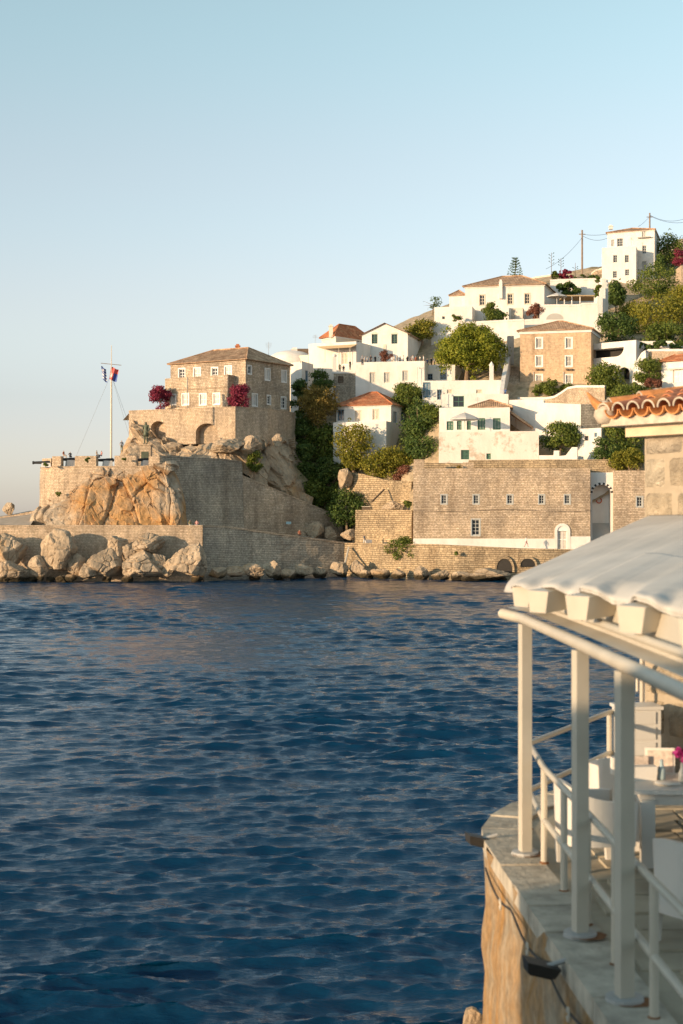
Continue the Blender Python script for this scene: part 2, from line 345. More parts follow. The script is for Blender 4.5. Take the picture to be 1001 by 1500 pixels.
def roof_plane(mb, a, b, c, d, pitch=.3, amp=.05, m=0):   # eave a->b, ridge end c over a, ridge end d over b
    a, b, c, d = map(Vector, (a, b, c, d)); ex = (b - a); L = ex.length; ex.normalize()
    nrm = ex.cross((c + d) / 2 - (a + b) / 2).normalized(); up = nrm.cross(ex).normalized()
    if nrm.z < 0: nrm = -nrm
    cx, cy = (c - a).dot(ex), (c - a).dot(up); dx, dy = (d - a).dot(ex), (d - a).dot(up)
    n = max(4, int(L / (pitch / 4))); prev = None
    for i in range(n + 1):
        x = L * i / n; ph = (x / pitch) % 1.0; hgt = amp * max(0.0, math.sin(math.pi * min(1, ph / .62))) if ph < .62 else -amp * .45 * math.sin(math.pi * (ph - .62) / .38)
        if x < cx: top = cy * x / cx
        elif x > dx: top = dy * (L - x) / max(1e-6, L - dx)
        else: top = cy + (dy - cy) * (x - cx) / max(1e-6, dx - cx)
        p0 = a + ex * x + nrm * hgt; p1 = p0 + up * max(top, 0.001); cur = (mb.vert(p0), mb.vert(p1))
        if prev: mb.f.append((prev[0], cur[0], cur[1], prev[1])); mb.m.append(m)
        prev = cur
    i = len(mb.v); mb.v += [a - nrm * .1, b - nrm * .1, d - nrm * .1, c - nrm * .1]; mb.f.append((i + 3, i + 2, i + 1, i)); mb.m.append(m)
    mb.tube([a - nrm * .04, b - nrm * .04], .07, 5, m)
def hip_roof(root, quad, ze, rise, over=.4, mat='tile_g', ridge=0.35, along=None, name='roof'):
    # quad: four xy corners anticlockwise from front-left; ridge: share of the long side taken by the ridge
    q = [Vector(p) for p in quad]; ctr = sum(q, Vector((0, 0))) / 4
    q = [p + (p - ctr).normalized() * over * 1.3 for p in q]
    lx = (q[1] - q[0]).length; ly = (q[2] - q[1]).length
    long_x = lx >= ly if along is None else along == 'x'
    ax = ((q[1] - q[0]) if long_x else (q[2] - q[1])).normalized(); half = (lx if long_x else ly) * ridge / 2
    r0, r1 = ctr - ax * half, ctr + ax * half; mb = MB()
    e = [Vector((p.x, p.y, ze)) for p in q]; R0 = Vector((r0.x, r0.y, ze + rise)); R1 = Vector((r1.x, r1.y, ze + rise))
    if long_x: pl = ((0, 1, R0, R1), (1, 2, R1, R1), (2, 3, R1, R0), (3, 0, R0, R0)); hips = ((0, R0), (3, R0), (1, R1), (2, R1))
    else: pl = ((0, 1, R0, R0), (1, 2, R0, R1), (2, 3, R1, R1), (3, 0, R1, R0)); hips = ((0, R0), (1, R0), (2, R1), (3, R1))
    for i, j, c, d in pl: roof_plane(mb, e[i], e[j], c, d)
    o = mb.build(name, M[mat], root)
    cap = MB()
    for i, R in hips: cap.tube([e[i] + Vector((0, 0, .05)), R + Vector((0, 0, .07))], .11, 6)
    if (R1 - R0).length > .3: cap.tube([R0 + Vector((0, 0, .07)), R1 + Vector((0, 0, .07))], .12, 6)
    cap.build('ridge_tiles', M[mat], o)
    return o
def quadpts(Lp, C, R):        # corners anticlockwise seen from above: front-left, front-right, back-right, back-left
    Lv, Cv, Rv = XY(*Lp), XY(*C), XY(*R); return [Lv, Cv, Rv, Lv + Rv - Cv]
def sq(Lp, C, depth):         # front from Lp to C, rectangular plan of the given depth
    Lv, Cv = XY(*Lp), XY(*C); t = (Cv - Lv).normalized(); b = Vector((-t.y, t.x)) * depth; return [Lv, Cv, Cv + b, Lv + b]
def block(root, quad, z0, z1, mat, front=(), side=(), left=(), top='same', name='wall', parapet=0.0, tmat=None):
    fs = [Face(quad[0], quad[1]), Face(quad[1], quad[2]), Face(quad[2], quad[3]), Face(quad[3], quad[0])]; mb = MB()
    def rr(fc, lst): return [fc.rect(*x[:4]) for x in lst]
    for fc, hs in zip(fs, (front, side, (), left)): wall_face(mb, fc, z0, z1, rr(fc, hs))
    mb.poly([(p.x, p.y, z1 - parapet) for p in quad], 0 if tmat is None else 1)
    if parapet:
        for k in range(4):
            f = fs[k]; mb.poly([f.pt(0, z1 - parapet, -.3), f.pt(f.L, z1 - parapet, -.3), f.pt(f.L, z1, -.3), f.pt(0, z1, -.3)][::-1])
            mb.poly([f.pt(0, z1), f.pt(f.L, z1), f.pt(f.L, z1, -.3), f.pt(0, z1, -.3)])
    o = mb.build(name, [M[mat], M[tmat or mat]], root)
    return o, fs
def put_windows(root, fc, lst):
    for x in lst:
        kw = x[4] if len(x) > 4 else {}
        window(root, fc, fc.rect(*x[:4]), **kw)
# ------------------------------------------------------------------ the sea
def make_sea():
    rng = np.random.RandomState(3)
    ys = [20.0]
    while ys[-1] < 232: ys.append(ys[-1] + min(max(ys[-1] * .0018, .04), .2))
    ys = np.array(ys); nc = 300; s = np.linspace(-1, 1, nc)
    Yg, Sg = np.meshgrid(ys, s, indexing='ij'); Xg = Sg * (Yg * .30 + 9)
    Z = np.zeros_like(Xg); DX = np.zeros_like(Xg); DY = np.zeros_like(Xg)
    gust = 1 + .6 * np.sin(Xg * .11 + Yg * .05 + 1) * np.sin(Yg * .075 - Xg * .03)
    for k in range(190):
        lam = 0.14 * (1.6 / .14) ** rng.rand() if k > 30 else 1.6 + 5 * rng.rand()
        th = math.pi / 2 + rng.normal() * .34 + .18; kk = 2 * math.pi / lam
        a = .0053 * lam * (.5 + rng.rand()) * (1.0 if lam < 1.6 else .62)
        fade = np.clip(1.6 - (.0018 * Yg * 3) / lam, 0, 1)
        ph = kk * (Xg * math.cos(th) + Yg * math.sin(th)) + rng.rand() * 6.283
        am = a * fade * gust
        Z += am * np.cos(ph); DX -= 1.1 * am * math.cos(th) * np.sin(ph); DY -= 1.1 * am * math.sin(th) * np.sin(ph)
    V = np.stack([Xg + DX, Yg + DY, Z * 1.05], -1).reshape(-1, 3)
    nr = len(ys); idx = np.arange(nr * nc).reshape(nr, nc)
    fa = np.stack([idx[:-1, :-1], idx[:-1, 1:], idx[1:, 1:], idx[1:, :-1]], -1).reshape(-1, 4)
    # far and side sheets out to the horizon
    xe0, xe1 = 20 * .30 + 9, 232 * .30 + 9; b = len(V)
    ex = np.array([(-xe0, 20, 0), (xe0, 20, 0), (xe1, 232, 0), (-xe1, 232, 0), (-30000, -300, 0), (30000, -300, 0), (30000, 40000, 0), (-30000, 40000, 0), (-xe0, -300, 0), (xe0, -300, 0), (-30000, 20, 0), (30000, 20, 0), (-30000, 232, 0), (30000, 232, 0), (-xe1, 40000, 0), (xe1, 40000, 0)], float)
    ex[:, 2] = -.05
    V = np.vstack([V, ex]); q = lambda *a: tuple(b + i for i in a)
    faces = [tuple(int(c) for c in f) for f in fa] + [q(4, 8, 0, 10), q(8, 9, 1, 0), q(9, 5, 11, 1), q(10, 0, 3, 12), q(1, 11, 13, 2), q(12, 3, 14, 7), q(3, 2, 15, 14), q(2, 13, 6, 15)]
    me = bpy.data.meshes.new('sea'); me.from_pydata(V.tolist(), [], faces); me.polygons.foreach_set('use_smooth', [True] * len(faces))
    m, nt, bs = newmat('sea_water'); bs.inputs['Roughness'].default_value = .025; bs.inputs['IOR'].default_value = 1.333
    p = coords(nt, 'pos', (1, 1, 1)); f = noise_tex(nt, p, .05, 2); r = ramp(nt, [(.35, (.0004, .025, .066)), (.7, (.0008, .036, .088))]); nt.links.new(f, r.inputs[0]); nt.links.new(r.outputs[0], bs.inputs['Base Color'])
    n1 = noise_tex(nt, coords(nt, 'pos', (.45, 2.0, 1)), 4.5, 6, .65); bump(nt, bs, n1, .05, 1.0)
    me.materials.append(m); o = bpy.data.objects.new('sea', me); col.objects.link(o); return struct(o)
make_sea()

# ------------------------------------------------------------------ hillside terrain
CTRL = [(-200, 800, 225), (-60, 790, 225), (60, 790, 240), (150, 760, 238), (150, 830, 262), (60, 850, 262), (-100, 850, 280), (210, 690, 240), (250, 640, 240), (330, 618, 236), (400, 618, 240), (300, 700, 262), (200, 800, 262),
        (395, 660, 262), (360, 790, 300), (440, 690, 232), (470, 720, 236), (440, 625, 243), (470, 590, 252), (450, 560, 268), (430, 640, 300), (500, 770, 230), (520, 735, 236), (540, 690, 232), (540, 655, 238), (600, 690, 226), (600, 660, 236), (640, 690, 224), (700, 690, 225), (800, 690, 222),
        (560, 605, 250), (600, 545, 258), (520, 530, 266), (500, 505, 280), (520, 520, 310), (620, 475, 275), (600, 466, 300), (640, 600, 234), (700, 600, 236), (690, 562, 246), (745, 600, 234), (750, 520, 256), (650, 505, 264), (700, 505, 262), (760, 500, 258), (820, 600, 236), (900, 610, 228), (960, 620, 224),
        (900, 690, 218), (1000, 690, 216), (1080, 690, 216), (860, 540, 250), (930, 500, 256), (1000, 500, 256), (1100, 480, 262), (700, 474, 272), (780, 474, 274), (850, 470, 270), (900, 455, 280), (960, 430, 290), (1010, 410, 300), (1100, 380, 320), (830, 430, 292), (900, 408, 304), (960, 400, 310),
        (820, 404, 315), (860, 392, 325), (780, 412, 322), (740, 425, 330), (690, 440, 325), (640, 455, 320), (1000, 350, 345), (930, 385, 345), (850, 410, 360), (700, 470, 370), (560, 560, 370), (400, 740, 370), (1100, 340, 400), (200, 850, 340), (-200, 850, 340), (620, 760, 222), (700, 760, 222), (860, 760, 222), (1100, 740, 216)]
def make_hill():
    C = np.array([tuple(P(*c)) for c in CTRL]); xy = C[:, :2]; z = C[:, 2]
    D = np.linalg.norm(xy[:, None] - xy[None], axis=2) + np.eye(len(C)) * 0
    A = np.block([[D, np.c_[np.ones(len(C)), xy]], [np.c_[np.ones(len(C)), xy].T, np.zeros((3, 3))]])
    w = np.linalg.solve(A, np.r_[z, 0, 0, 0])
    def hz(x, y):
        q = np.stack([x, y], -1); d = np.linalg.norm(q[..., None, :] - xy, axis=-1)
        return d @ w[:len(C)] + w[-3] + w[-2] * x + w[-1] * y
    nx, ny = 150, 120; xs = np.linspace(-75, 105, nx); ys = np.linspace(214.5, 400, ny)
    Yg, Xg = np.meshgrid(ys, xs, indexing='ij'); H = hz(Xg, Yg); H = np.maximum(H, -2)
    wl_ = np.array([(-200, 216.), (-48, 216.), (-33, 224.), (-27, 226.), (-15.3, 226.5), (0.2, 237.), (3, 227), (9, 227), (10.6, 222.), (11, 219), (60, 218), (200, 218)])
    front = np.interp(Xg, wl_[:, 0], wl_[:, 1]); H = np.where(Yg < front, np.where(Xg < 11, -2.0, np.minimum(H, 15.0)), H)
    H = np.where((Xg > 11) & (Yg < 222), np.minimum(H, 15.6), H)
    for i in range(ny):
        for j in range(nx): H[i, j] += .8 * (noise.fractal(Vector((Xg[i, j] * .15, Yg[i, j] * .15, 0)), 1, 2, 5) - .3)
    V = np.stack([Xg, Yg, H], -1).reshape(-1, 3); idx = np.arange(nx * ny).reshape(ny, nx)
    fa = np.stack([idx[:-1, :-1], idx[:-1, 1:], idx[1:, 1:], idx[1:, :-1]], -1).reshape(-1, 4)
    me = bpy.data.meshes.new('hillside'); me.from_pydata(V.tolist(), [], fa.tolist()); me.polygons.foreach_set('use_smooth', [True] * len(fa)); me.materials.append(M['earth'])
    o = bpy.data.objects.new('hillside', me); col.objects.link(o); struct(o)
    return lambda x, y: float(hz(np.array([x]), np.array([y]))[0])
HZ = make_hill()

# ------------------------------------------------------------------ walls along the water
def ribbon_wall(name, mat, pts, label, cat='wall', thick=1.2, coping='stone_l', cop_t=.28, nsub=1, holes=None):
    # pts: (xy Vector, z bottom, z top) along the wall, left to right seen from outside
    base = pts[0][0]; root = thing(name, label, cat, (base.x, base.y, pts[0][1])); mb = MB(); cp = MB()
    for (a, a0, a1), (b, b0, b1) in zip(pts[:-1], pts[1:]):
        f = Face(a, b); n = max(1, int(f.L / 1.2)); bat = .05
        def g(u, v, f=f): 
            z0 = a0 + (b0 - a0) * u; z1 = a1 + (b1 - a1) * u; z = z0 + (z1 - z0) * v
            p = f.pt(f.L * u, z, (z1 - z) * bat); q = noise.fractal(p * .45, 1, 2, 4) * .14
            return p + Vector((f.n.x, f.n.y, 0)) * (q if 0.0 < v < 1 else 0)
        mb.grid(g, n, 10)
        for (p0, p1) in (((a, a1), (b, b1)),):
            A0 = f.pt(0, a1); B0 = f.pt(f.L, b1); A1 = f.pt(0, a1, -thick); B1 = f.pt(f.L, b1, -thick)
            mb.poly([A0, B0, B1, A1]); mb.poly([A1, B1, B1 + Vector((0, 0, b0 - b1)), A1 + Vector((0, 0, a0 - a1))][::-1])
            if coping:
                for q0, q1 in ((0, 1),):
                    o = .08; c = [f.pt(0, a1 + .003, o), f.pt(f.L, b1 + .003, o), f.pt(f.L, b1 + .003, -.55), f.pt(0, a1 + .003, -.55)]
                    up = Vector((0, 0, cop_t)); d = [x + up for x in c]
                    cp.poly(d); cp.poly([c[0], c[1], d[1], d[0]]); cp.poly([c[1], c[2], d[2], d[1]]); cp.poly([c[2], c[3], d[3], d[2]]); cp.poly([c[3], c[0], d[0], d[3]])
    a, a0, a1 = pts[0]; f = Face(*[p[0] for p in pts[:2]]); mb.poly([f.pt(0, a0, (a1 - a0) * .05), f.pt(0, a1), f.pt(0, a1, -thick), f.pt(0, a0, -thick)])
    b, b0, b1 = pts[-1]; f = Face(*[p[0] for p in pts[-2:]]); mb.poly([f.pt(f.L, b0, (b1 - b0) * .05), f.pt(f.L, b1), f.pt(f.L, b1, -thick), f.pt(f.L, b0, -thick)][::-1])
    mb.build('masonry', M[mat], root)
    if coping: cp.build('coping', M[coping], root)
    return root
def W(px, Y, y0, y1): return (XY(px, Y), ZZ(y0, Y) if y0 is not None else -1.0, ZZ(y1, Y))
QZ_L = ZZ(771, 206)
ribbon_wall('quay_wall', 'stone_l', [W(-110, 206, None, 772), W(297, 206, None, 772)], 'sunlit rubble quay wall behind the big shore boulders below the round bastion', coping='stone_l')
ribbon_wall('quay_wall', 'stone_g', [W(297.3, 206.05, None, 772), W(330, 208.6, None, 773), W(505, 220, None, 797)], 'shaded rubble quay wall sloping down from the bastion toward the small tree')
ribbon_wall('quay_wall', 'stone_q', [W(505.3, 219.9, None, 798), W(560, 215.2, None, 799), W(640, 211, None, 800), W(760, 207.6, None, 806), W(1100, 206.5, None, 812)], 'low ochre quay wall in front of the long stone building with windows', coping='stone_q')
# promenade: a ramp from the bastion down to the long building
def promenade():
    mb = MB()
    fr = [(XY(-110, 206.3), QZ_L), (XY(297, 206.3), QZ_L), (XY(330, 208.9), ZZ(773, 208.6)), (XY(505, 220.3), ZZ(797, 220)), (XY(560, 215.6), ZZ(799, 215.2)), (XY(640, 211.4), ZZ(800, 211)), (XY(760, 208), ZZ(806, 207.6)), (XY(1100, 207), ZZ(812, 206.5))]
    bk = [(XY(-110, 238), QZ_L + .3), (XY(200, 238), QZ_L + .3), (XY(300, 232), ZZ(773, 208.6)), (XY(505, 236), ZZ(797, 220) + .2), (XY(560, 226), ZZ(799, 215.2)), (XY(640, 224), ZZ(800, 211)), (XY(760, 224), ZZ(806, 207.6) + .2), (XY(1100, 224), ZZ(812, 206.5))]
    for k in range(len(fr) - 1):
        q = [fr[k], fr[k + 1], bk[k + 1], bk[k]]; mb.poly([(a.x, a.y, z + .05) for a, z in q])
    struct(mb.build('promenade', M['paving'], None))
promenade()
# ramp road behind the bastion foot at the far left
mb = MB(); mb.poly([P(-60, 771.5, 207), P(44, 770.5, 207), P(56, 752, 222), P(45, 748, 232), P(20, 753, 230), P(-60, 764, 230)]); struct(mb.build('road', M['paving'], None))
ribbon_wall('ramp_wall', 'stone_l', [W(-60, 226, 775, 765), W(12, 226, 775, 756), W(50, 226, 775, 748)], 'low pale parapet beside the ramp road left of the bastion', coping=None, thick=.5)
# big masonry walls below the mansion
ribbon_wall('retaining_wall', 'stone_g', [W(233, 211.5, 778, 669), W(262, 214, 778, 669.5), W(264, 214.2, 778, 670.5), W(328, 219.5, 778, 674), W(354.8, 222, 785, 678)], 'tall shaded retaining wall of grey courses beside the ochre bastion rock', coping='stone_g', cop_t=.2)
ribbon_wall('retaining_wall', 'stone', [W(355.2, 222, 785, 698), W(502, 232.4, 800, 760)], 'long sloping stone wall descending from the tall grey wall to the promenade', coping='stone_l', cop_t=.22)
def holes_on(root, fc, spots, r=.16):
    mb = MB()
    for px, py in spots: u, z = fc.uv(px, py); fbox(mb, fc, u - r, u + r, z - r, z + r, -.1, .5)
# retaining wall with arches under the mansion
def mansion_wall():
    pts = [XY(189, 233), XY(345, 224.5), XY(393, 228), XY(433, 238)]; zt = ZZ(597, 224.5); root = thing('terrace_wall', 'rubble terrace wall with two shallow arches under the stone mansion', 'wall', (pts[0].x, pts[0].y, zt - 6))
    mb = MB(); zb = zt - 5.6
    for k in range(3):
        f = Face(pts[k], pts[k + 1])
        if k == 0:
            hs = []
            for px, py, wpx, hpx in ((232, 640, 22, 46), (303, 640, 32, 40)):
                hs.append(f.rect(px, py, wpx, hpx))
            hs = [(h[0], h[1], zb, h[3]) for h in hs]; wall_face(mb, f, zb, zt, hs, depth=1.3)
            for h in hs:     # rounded heads: fill the corners
                r = (h[1] - h[0]) / 2; c = (h[0] + h[1]) / 2; n = 7
                for sgn in (-1, 1):
                    fan = [f.pt(c + sgn * r, h[3], .0)] + [f.pt(c + sgn * r * math.cos(t), h[3] - r * .75 + r * .75 * math.sin(t), .0) for t in [math.pi / 2 * i / n for i in range(n + 1)]]
                    mb.poly(fan if sgn > 0 else fan[::-1])
                    arc = [(c + sgn * r * math.cos(t), h[3] - r * .75 + r * .75 * math.sin(t)) for t in [math.pi / 2 * i / n for i in range(n + 1)]]
                    for a, b in zip(arc[:-1], arc[1:]): mb.poly([f.pt(*a), f.pt(*b), f.pt(*b, -1.3), f.pt(*a, -1.3)])
        else: wall_face(mb, f, zb, zt)
    q = pts + [XY(400, 250), XY(180, 250)]; mb.poly([(p.x, p.y, zt - .3) for p in q])
    mb.build('masonry', M['stone_l'], root)
    cp = MB()
    for k in range(3): f = Face(pts[k], pts[k + 1]); fbox(cp, f, 0, f.L, zt + .003, zt + .16, -.5, .06)
    cp.build('coping', M['stone_l'], root)
    return zt
MZ = mansion_wall()
# drystone walls under the bushes between the mansion and the long building
ribbon_wall('field_wall', 'stone_q', [W(497, 232, 752, 690), W(530, 228.5, 752, 694), W(565, 226, 752, 703), W(603, 224, 752, 705)], 'upper rough drystone wall below the yellow green bushes', coping=None)
ribbon_wall('field_wall', 'stone_q', [W(521, 224, 800, 747), W(604, 218.5, 800, 747)], 'lower drystone wall beside the left end of the long stone building', coping=None)

# ------------------------------------------------------------------ rock masses
def rockify(p, amp, sc=.22, seed=0.0):
    q = p * sc + Vector((seed, seed * .7, -seed)); w_ = noise.noise_vector(q * 1.1) * .10
    q2 = Vector((q.x * .95 + q.z * .45, q.y, q.z * .62 - q.x * .38)) + w_       # slabs leaning along the strata
    def lev(v, k):
        d, c = noise.voronoi(v); h = c[0] * k; t = Vector((noise.cell(h) - .5, .0, noise.cell(h + Vector((5, 5, 5))) - .42)); return (noise.cell(h + Vector((9, 1, 4))) - .5), (v - c[0]).dot(t), d[1] - d[0]
    s1, t1, e1 = lev(q2 * .8, 9.7); s2, t2, e2 = lev(q2 * 2.1 + Vector((3.1, 0, 1)), 7.3); s3, t3, e3 = lev(q2 * 5 + Vector((1.1, 2, 1)), 5.3)
    return amp * (.8 * noise.fractal(q * .5, 1, 2, 2) + .55 * s1 + 1.1 * t1 + .28 * s2 + .4 * t2 + .06 * s3 + .12 * t3 - .22 * max(0, 1 - e1 / .06) + .09 * noise.fractal(q * 6, 1, 2, 4))
def cliff(name, mat, cols, label, nu=110, nv=60, amp=1.2, sc=.22, seed=1.0, bulge=.6, group=None, back=8):
    bot = [P(*c[:3]) for c in cols]; top = [P(*c[3:6]) for c in cols]; n = len(cols) - 1
    def at(lst, u):
        x = min(u * n, n - 1e-6); i = int(x); t = x - i; return lst[i].lerp(lst[i + 1], t)
    mb = MB()
    def g(u, v):
        a, b = at(bot, u), at(top, u); p = a.lerp(b, v); e = .01
        tx = at(bot, min(1, u + e)) - at(bot, max(0, u - e)); nn = tx.cross(b - a).normalized()
        return p + nn * (bulge * math.sin(math.pi * v) + rockify(p, amp, sc, seed) * min(1, .15 + u * 9, .15 + (1 - u) * 9))
    mb.grid(g, nu, nv)
    top_row = [mb.v[nv * (nu + 1) + i] for i in range(nu + 1)]; bk = [Vector((p.x, p.y + back, p.z)) for p in top_row]
    i0 = nv * (nu + 1); j0 = len(mb.v); mb.v += bk
    for i in range(nu): mb.f.append((i0 + i, i0 + i + 1, j0 + i + 1, j0 + i)); mb.m.append(0)
    o = mb.build(name, M[mat], None, smooth=False)
    b = bot[len(bot) // 2]; o.data.transform(Matrix.Translation(-b)); o.location = b
    return tag(o, label, 'rock', group)
# bastion rock: wraps from its left end round to the shaded right end
cliff('bastion_rock', 'rock_o', [(62, 772, 222, 70, 735, 222), (40, 776, 213, 62, 742, 216), (60, 778, 208.8, 95, 725, 213.2), (110, 778, 208, 128, 688, 213.0), (150, 778, 207.8, 150, 681, 212.6), (200, 778, 207.8, 195, 680, 211.8), (240, 778, 208, 228, 681, 210.8), (272, 778, 209, 243, 680, 211.3), (276, 778, 213, 252, 676, 214)], 'huge ochre stained rock carrying the round bastion and its cannon', 300, 120, .95, .2, 4.0, .5)
cliff('rock_outcrop', 'rock', [(170, 690, 228, 186, 640, 233.4), (178, 692, 224, 191, 618, 233.0), (235, 694, 220, 235, 640, 229.0), (290, 694, 219.5, 290, 650, 225.5), (335, 694, 222.3, 343, 646, 223.8), (360, 692, 223.6, 375, 640, 226), (393, 718, 225.2, 396, 634, 227.0), (430, 748, 228.2, 432, 640, 232), (455, 765, 233, 452, 650, 242), (500, 765, 240, 490, 660, 250)], 'grey and ochre rock outcrop under the arched terrace wall of the mansion', 300, 120, 1.15, .19, 9.0, .3)
def boulder(c, size, seed, mat, label, group=None, sub=4, name='boulder', lump=.07):
    rnd = random.Random(seed); bm = bmesh.new(); bmesh.ops.create_icosphere(bm, subdivisions=sub, radius=1.0)
    pl = []
    for _ in range(16):
        n = Vector((rnd.gauss(0, 1), rnd.gauss(0, 1), rnd.gauss(0, 1))).normalized(); pl.append((n, rnd.uniform(.58, .92)))
    for v in bm.verts:
        d = v.co.normalized(); r = 1.12
        for n, k in pl:
            c_ = d.dot(n)
            if c_ > .05: r = min(r, k / c_)
        q = d * 1.6 + Vector((seed * 3.7, 0, 0)); r *= 1 + lump * noise.fractal(q, 1, 2, 3) + .02 * noise.fractal(q * 5, .8, 2, 5)
        dd, _ = noise.voronoi(d * 1.5 + Vector((seed, 1, 2))); r -= .10 * max(0, 1 - (dd[1] - dd[0]) / .12)
        v.co = Vector((d.x * r * size[0], d.y * r * size[1], d.z * r * size[2]))
    me = bpy.data.meshes.new(name); bm.to_mesh(me); bm.free(); me.materials.append(M[mat])
    me.transform(Matrix.Translation((0, 0, size[2] * .75)))
    o = bpy.data.objects.new(name, me); col.objects.link(o); o.location = Vector(c) - Vector((0, 0, size[2] * .75)); o.rotation_euler = (0, 0, rnd.uniform(-.4, .4))
    return tag(o, label, 'boulder', group)
B = [  # px, py centre, half width, half height in pixels, distance, label
    (88, 812, 27, 34, 203.2, 'tall pointed boulder at the waterline below the small cannon ports'),
    (14, 806, 24, 36, 203.4, 'broad pale boulder leaning on the quay wall at the road ramp'),
    (22, 838, 26, 18, 202, 'low wet ochre slab boulder at the foot of the broad pale boulder'),
    (214, 799, 25, 17, 203.6, 'smooth rounded boulder wedged high against the quay wall'),
    (172, 800, 19, 18, 203.6, 'grey angular boulder beside the smooth rounded wedged boulder'),
    (205, 829, 34, 22, 202.4, 'wide grey flat boulder under the smooth rounded wedged boulder'),
    (155, 828, 24, 25, 202.6, 'cracked boulder between the sea cave and the wide flat boulder'),
    (131, 838, 16, 14, 202, 'small ochre boulder at the mouth of the dark sea cave'),
    (280, 822, 30, 27, 202.0, 'large pale boulder standing alone at the corner of the quay wall'),
    (247, 832, 14, 16, 202.6, 'small boulder touching the left side of the large pale corner boulder'),
    (400, 834, 15, 16, 207.5, 'pale boulder in shade at the foot of the sloping quay wall'),
    (443, 835, 14, 12, 211, 'grey boulder below the woman sitting on the quay wall'),
    (372, 837, 18, 12, 206, 'low dark boulder in shade next to the pale shaded boulder'),
    (345, 838, 16, 10, 205, 'low dark boulder near the quay wall corner in shade'),
    (525, 833, 13, 16, 214.5, 'split boulder throwing a dark shadow on the ochre quay wall'),
    (497, 835, 14, 14, 214, 'ochre boulder under the leaning plank on the quay wall'),
    (556, 840, 14, 10, 212, 'small sunlit boulder left of the little quay tree'),
    (585, 842, 12, 10, 211, 'small dark boulder at the foot of the little quay tree'),
    (616, 841, 14, 12, 209, 'grey boulder with a dark side right of the little quay tree'),
    (645, 843, 12, 9, 207.5, 'small low boulder at the waterline below the long building'),
    (720, 842, 30, 9, 204.8, 'long low ledge of wet rock below the quay arch'),
    (690, 845, 20, 7, 205.5, 'flat wet rock beside the long low ledge'),
    (55, 832, 16, 18, 202.6, 'dark wedged boulder between the broad pale boulder and the tall pointed boulder'),
    (112, 830, 14, 20, 203.2, 'narrow boulder beside the right flank of the tall pointed boulder'),
    (232, 826, 16, 18, 202.8, 'angular boulder between the wide flat boulder and the corner boulder'),
    (190, 812, 14, 14, 203.4, 'small angular boulder jammed under the smooth rounded wedged boulder'),
    (422, 840, 13, 10, 209, 'small grey boulder between the two shaded quay boulders'), (468, 838, 13, 11, 213, 'rounded shaded boulder near the end of the sloping quay wall'), (320, 838, 14, 12, 204.4, 'dark boulder in the shadow of the large corner boulder'),
    (540, 842, 11, 9, 213.5, 'little boulder between the split boulder and the quay tree'), (672, 844, 14, 8, 206.6, 'low ochre boulder under the hanging green tuft')]
for k, (px, py, hw, hh, Y, lab) in enumerate(B):
    if lab: s = Y / F; boulder(P(px, py, Y), (hw * s * 1.08, max(1.3, hw * s * .9), hh * s * .96), k * 1.3 + 2, 'rock', lab, sub=5 if hw > 18 else 4)
rnd = random.Random(5)
for k in range(26):       # small shore stones
    px = rnd.choice([rnd.uniform(0, 300), rnd.uniform(300, 740)]); Y = 204.3 if px < 297 else (204 + (px - 297) * .065 if px < 505 else 217.5 - (px - 505) * .048); Y -= rnd.uniform(.6, 2.0)
    hw = rnd.uniform(.5, 1.1); boulder((XY(px, Y).x, Y, .25 + hw * .2), (hw, hw * .9, hw * .7), 50 + k, 'rock', 'small loose stone at the waterline between the big shore boulders', 'small shore stones', 3)
for k, (px, py, hw, hh, Y, lab) in enumerate([(398, 745, 12, 12, 227, 'grey boulder behind the upper end of the sloping wall'), (448, 735, 12, 13, 231, 'pale blue grey boulder among dark shrubs above the sloping wall'), (408, 645, 9, 9, 226.8, 'sunlit orange boulder against the corner of the terrace wall'), (365, 655, 16, 14, 223.2, 'sunlit boulder pile top right of the wide arch'), (330, 655, 24, 12, 222.3, 'smooth sunlit boulder below the wide arch'),
        (462, 778, 14, 13, 228.3, 'grey boulder at the foot of the sloping wall by the seated woman'), (485, 782, 11, 9, 228.6, 'smaller boulder at the low end of the sloping wall'), (512, 783, 11, 8, 226, 'flat rock at the path corner by the drystone wall'), (575, 742, 13, 8, 222, 'boulder on the ledge above the lower drystone wall'), (12, 746, 9, 10, 229, 'pale round boulder above the ramp road left of the bastion'),
        (507, 700, 10, 16, 229, 'grey boulder at the left end of the upper drystone wall'), (470, 755, 14, 8, 231.5, 'boulder row stone on the low part of the sloping wall')]):
    s = Y / F; boulder(P(px, py, Y), (hw * s * 1.15, hw * s, hh * s * 1.15), 100 + k * 1.7, 'rock', lab)
# ------------------------------------------------------------------ houses on the hillside
def Z3(q, z): return Vector((q.x, q.y, z))
def house(name, label, quad, z0, z1, mat, front=(), side=(), left=(), roof=None, cat='house', parapet=0.0, tmat=None, cornice=None):
    root = thing(name, label, cat, Z3(quad[0], z0))
    o, fs = block(root, quad, z0, z1, mat, front, side, left, parapet=parapet, tmat=tmat)
    for fc, l in ((fs[0], front), (fs[1], side), (fs[3], left)): put_windows(root, fc, l)
    if cornice:
        mb = MB()
        for f in fs[:2] + fs[3:]: fbox(mb, f, -.12, f.L + .12, z1 - cornice, z1 + .02, .003, .14)
        mb.build('cornice', M['white'], root)
    if roof: hip_roof(root, quad, z1 + .02, **roof)
    return root, fs
def chimney(root, p, w, h, mat='white', cap=True):
    mb = MB(); mb.box((p[0], p[1], p[2] + h / 2), (w, w, h)); mb.box((p[0], p[1], p[2] + h + .06), (w + .2, w + .2, .12)); mb.box((p[0], p[1], p[2] + h + .25), (w * .7, w * .7, .26)); mb.build('chimney', M[mat], root)
SH = lambda m='wood_w', **k: dict(style=m, **k)
WW = dict(style='casement', fm='wood_w', nx=2, nz=3, trim=1)

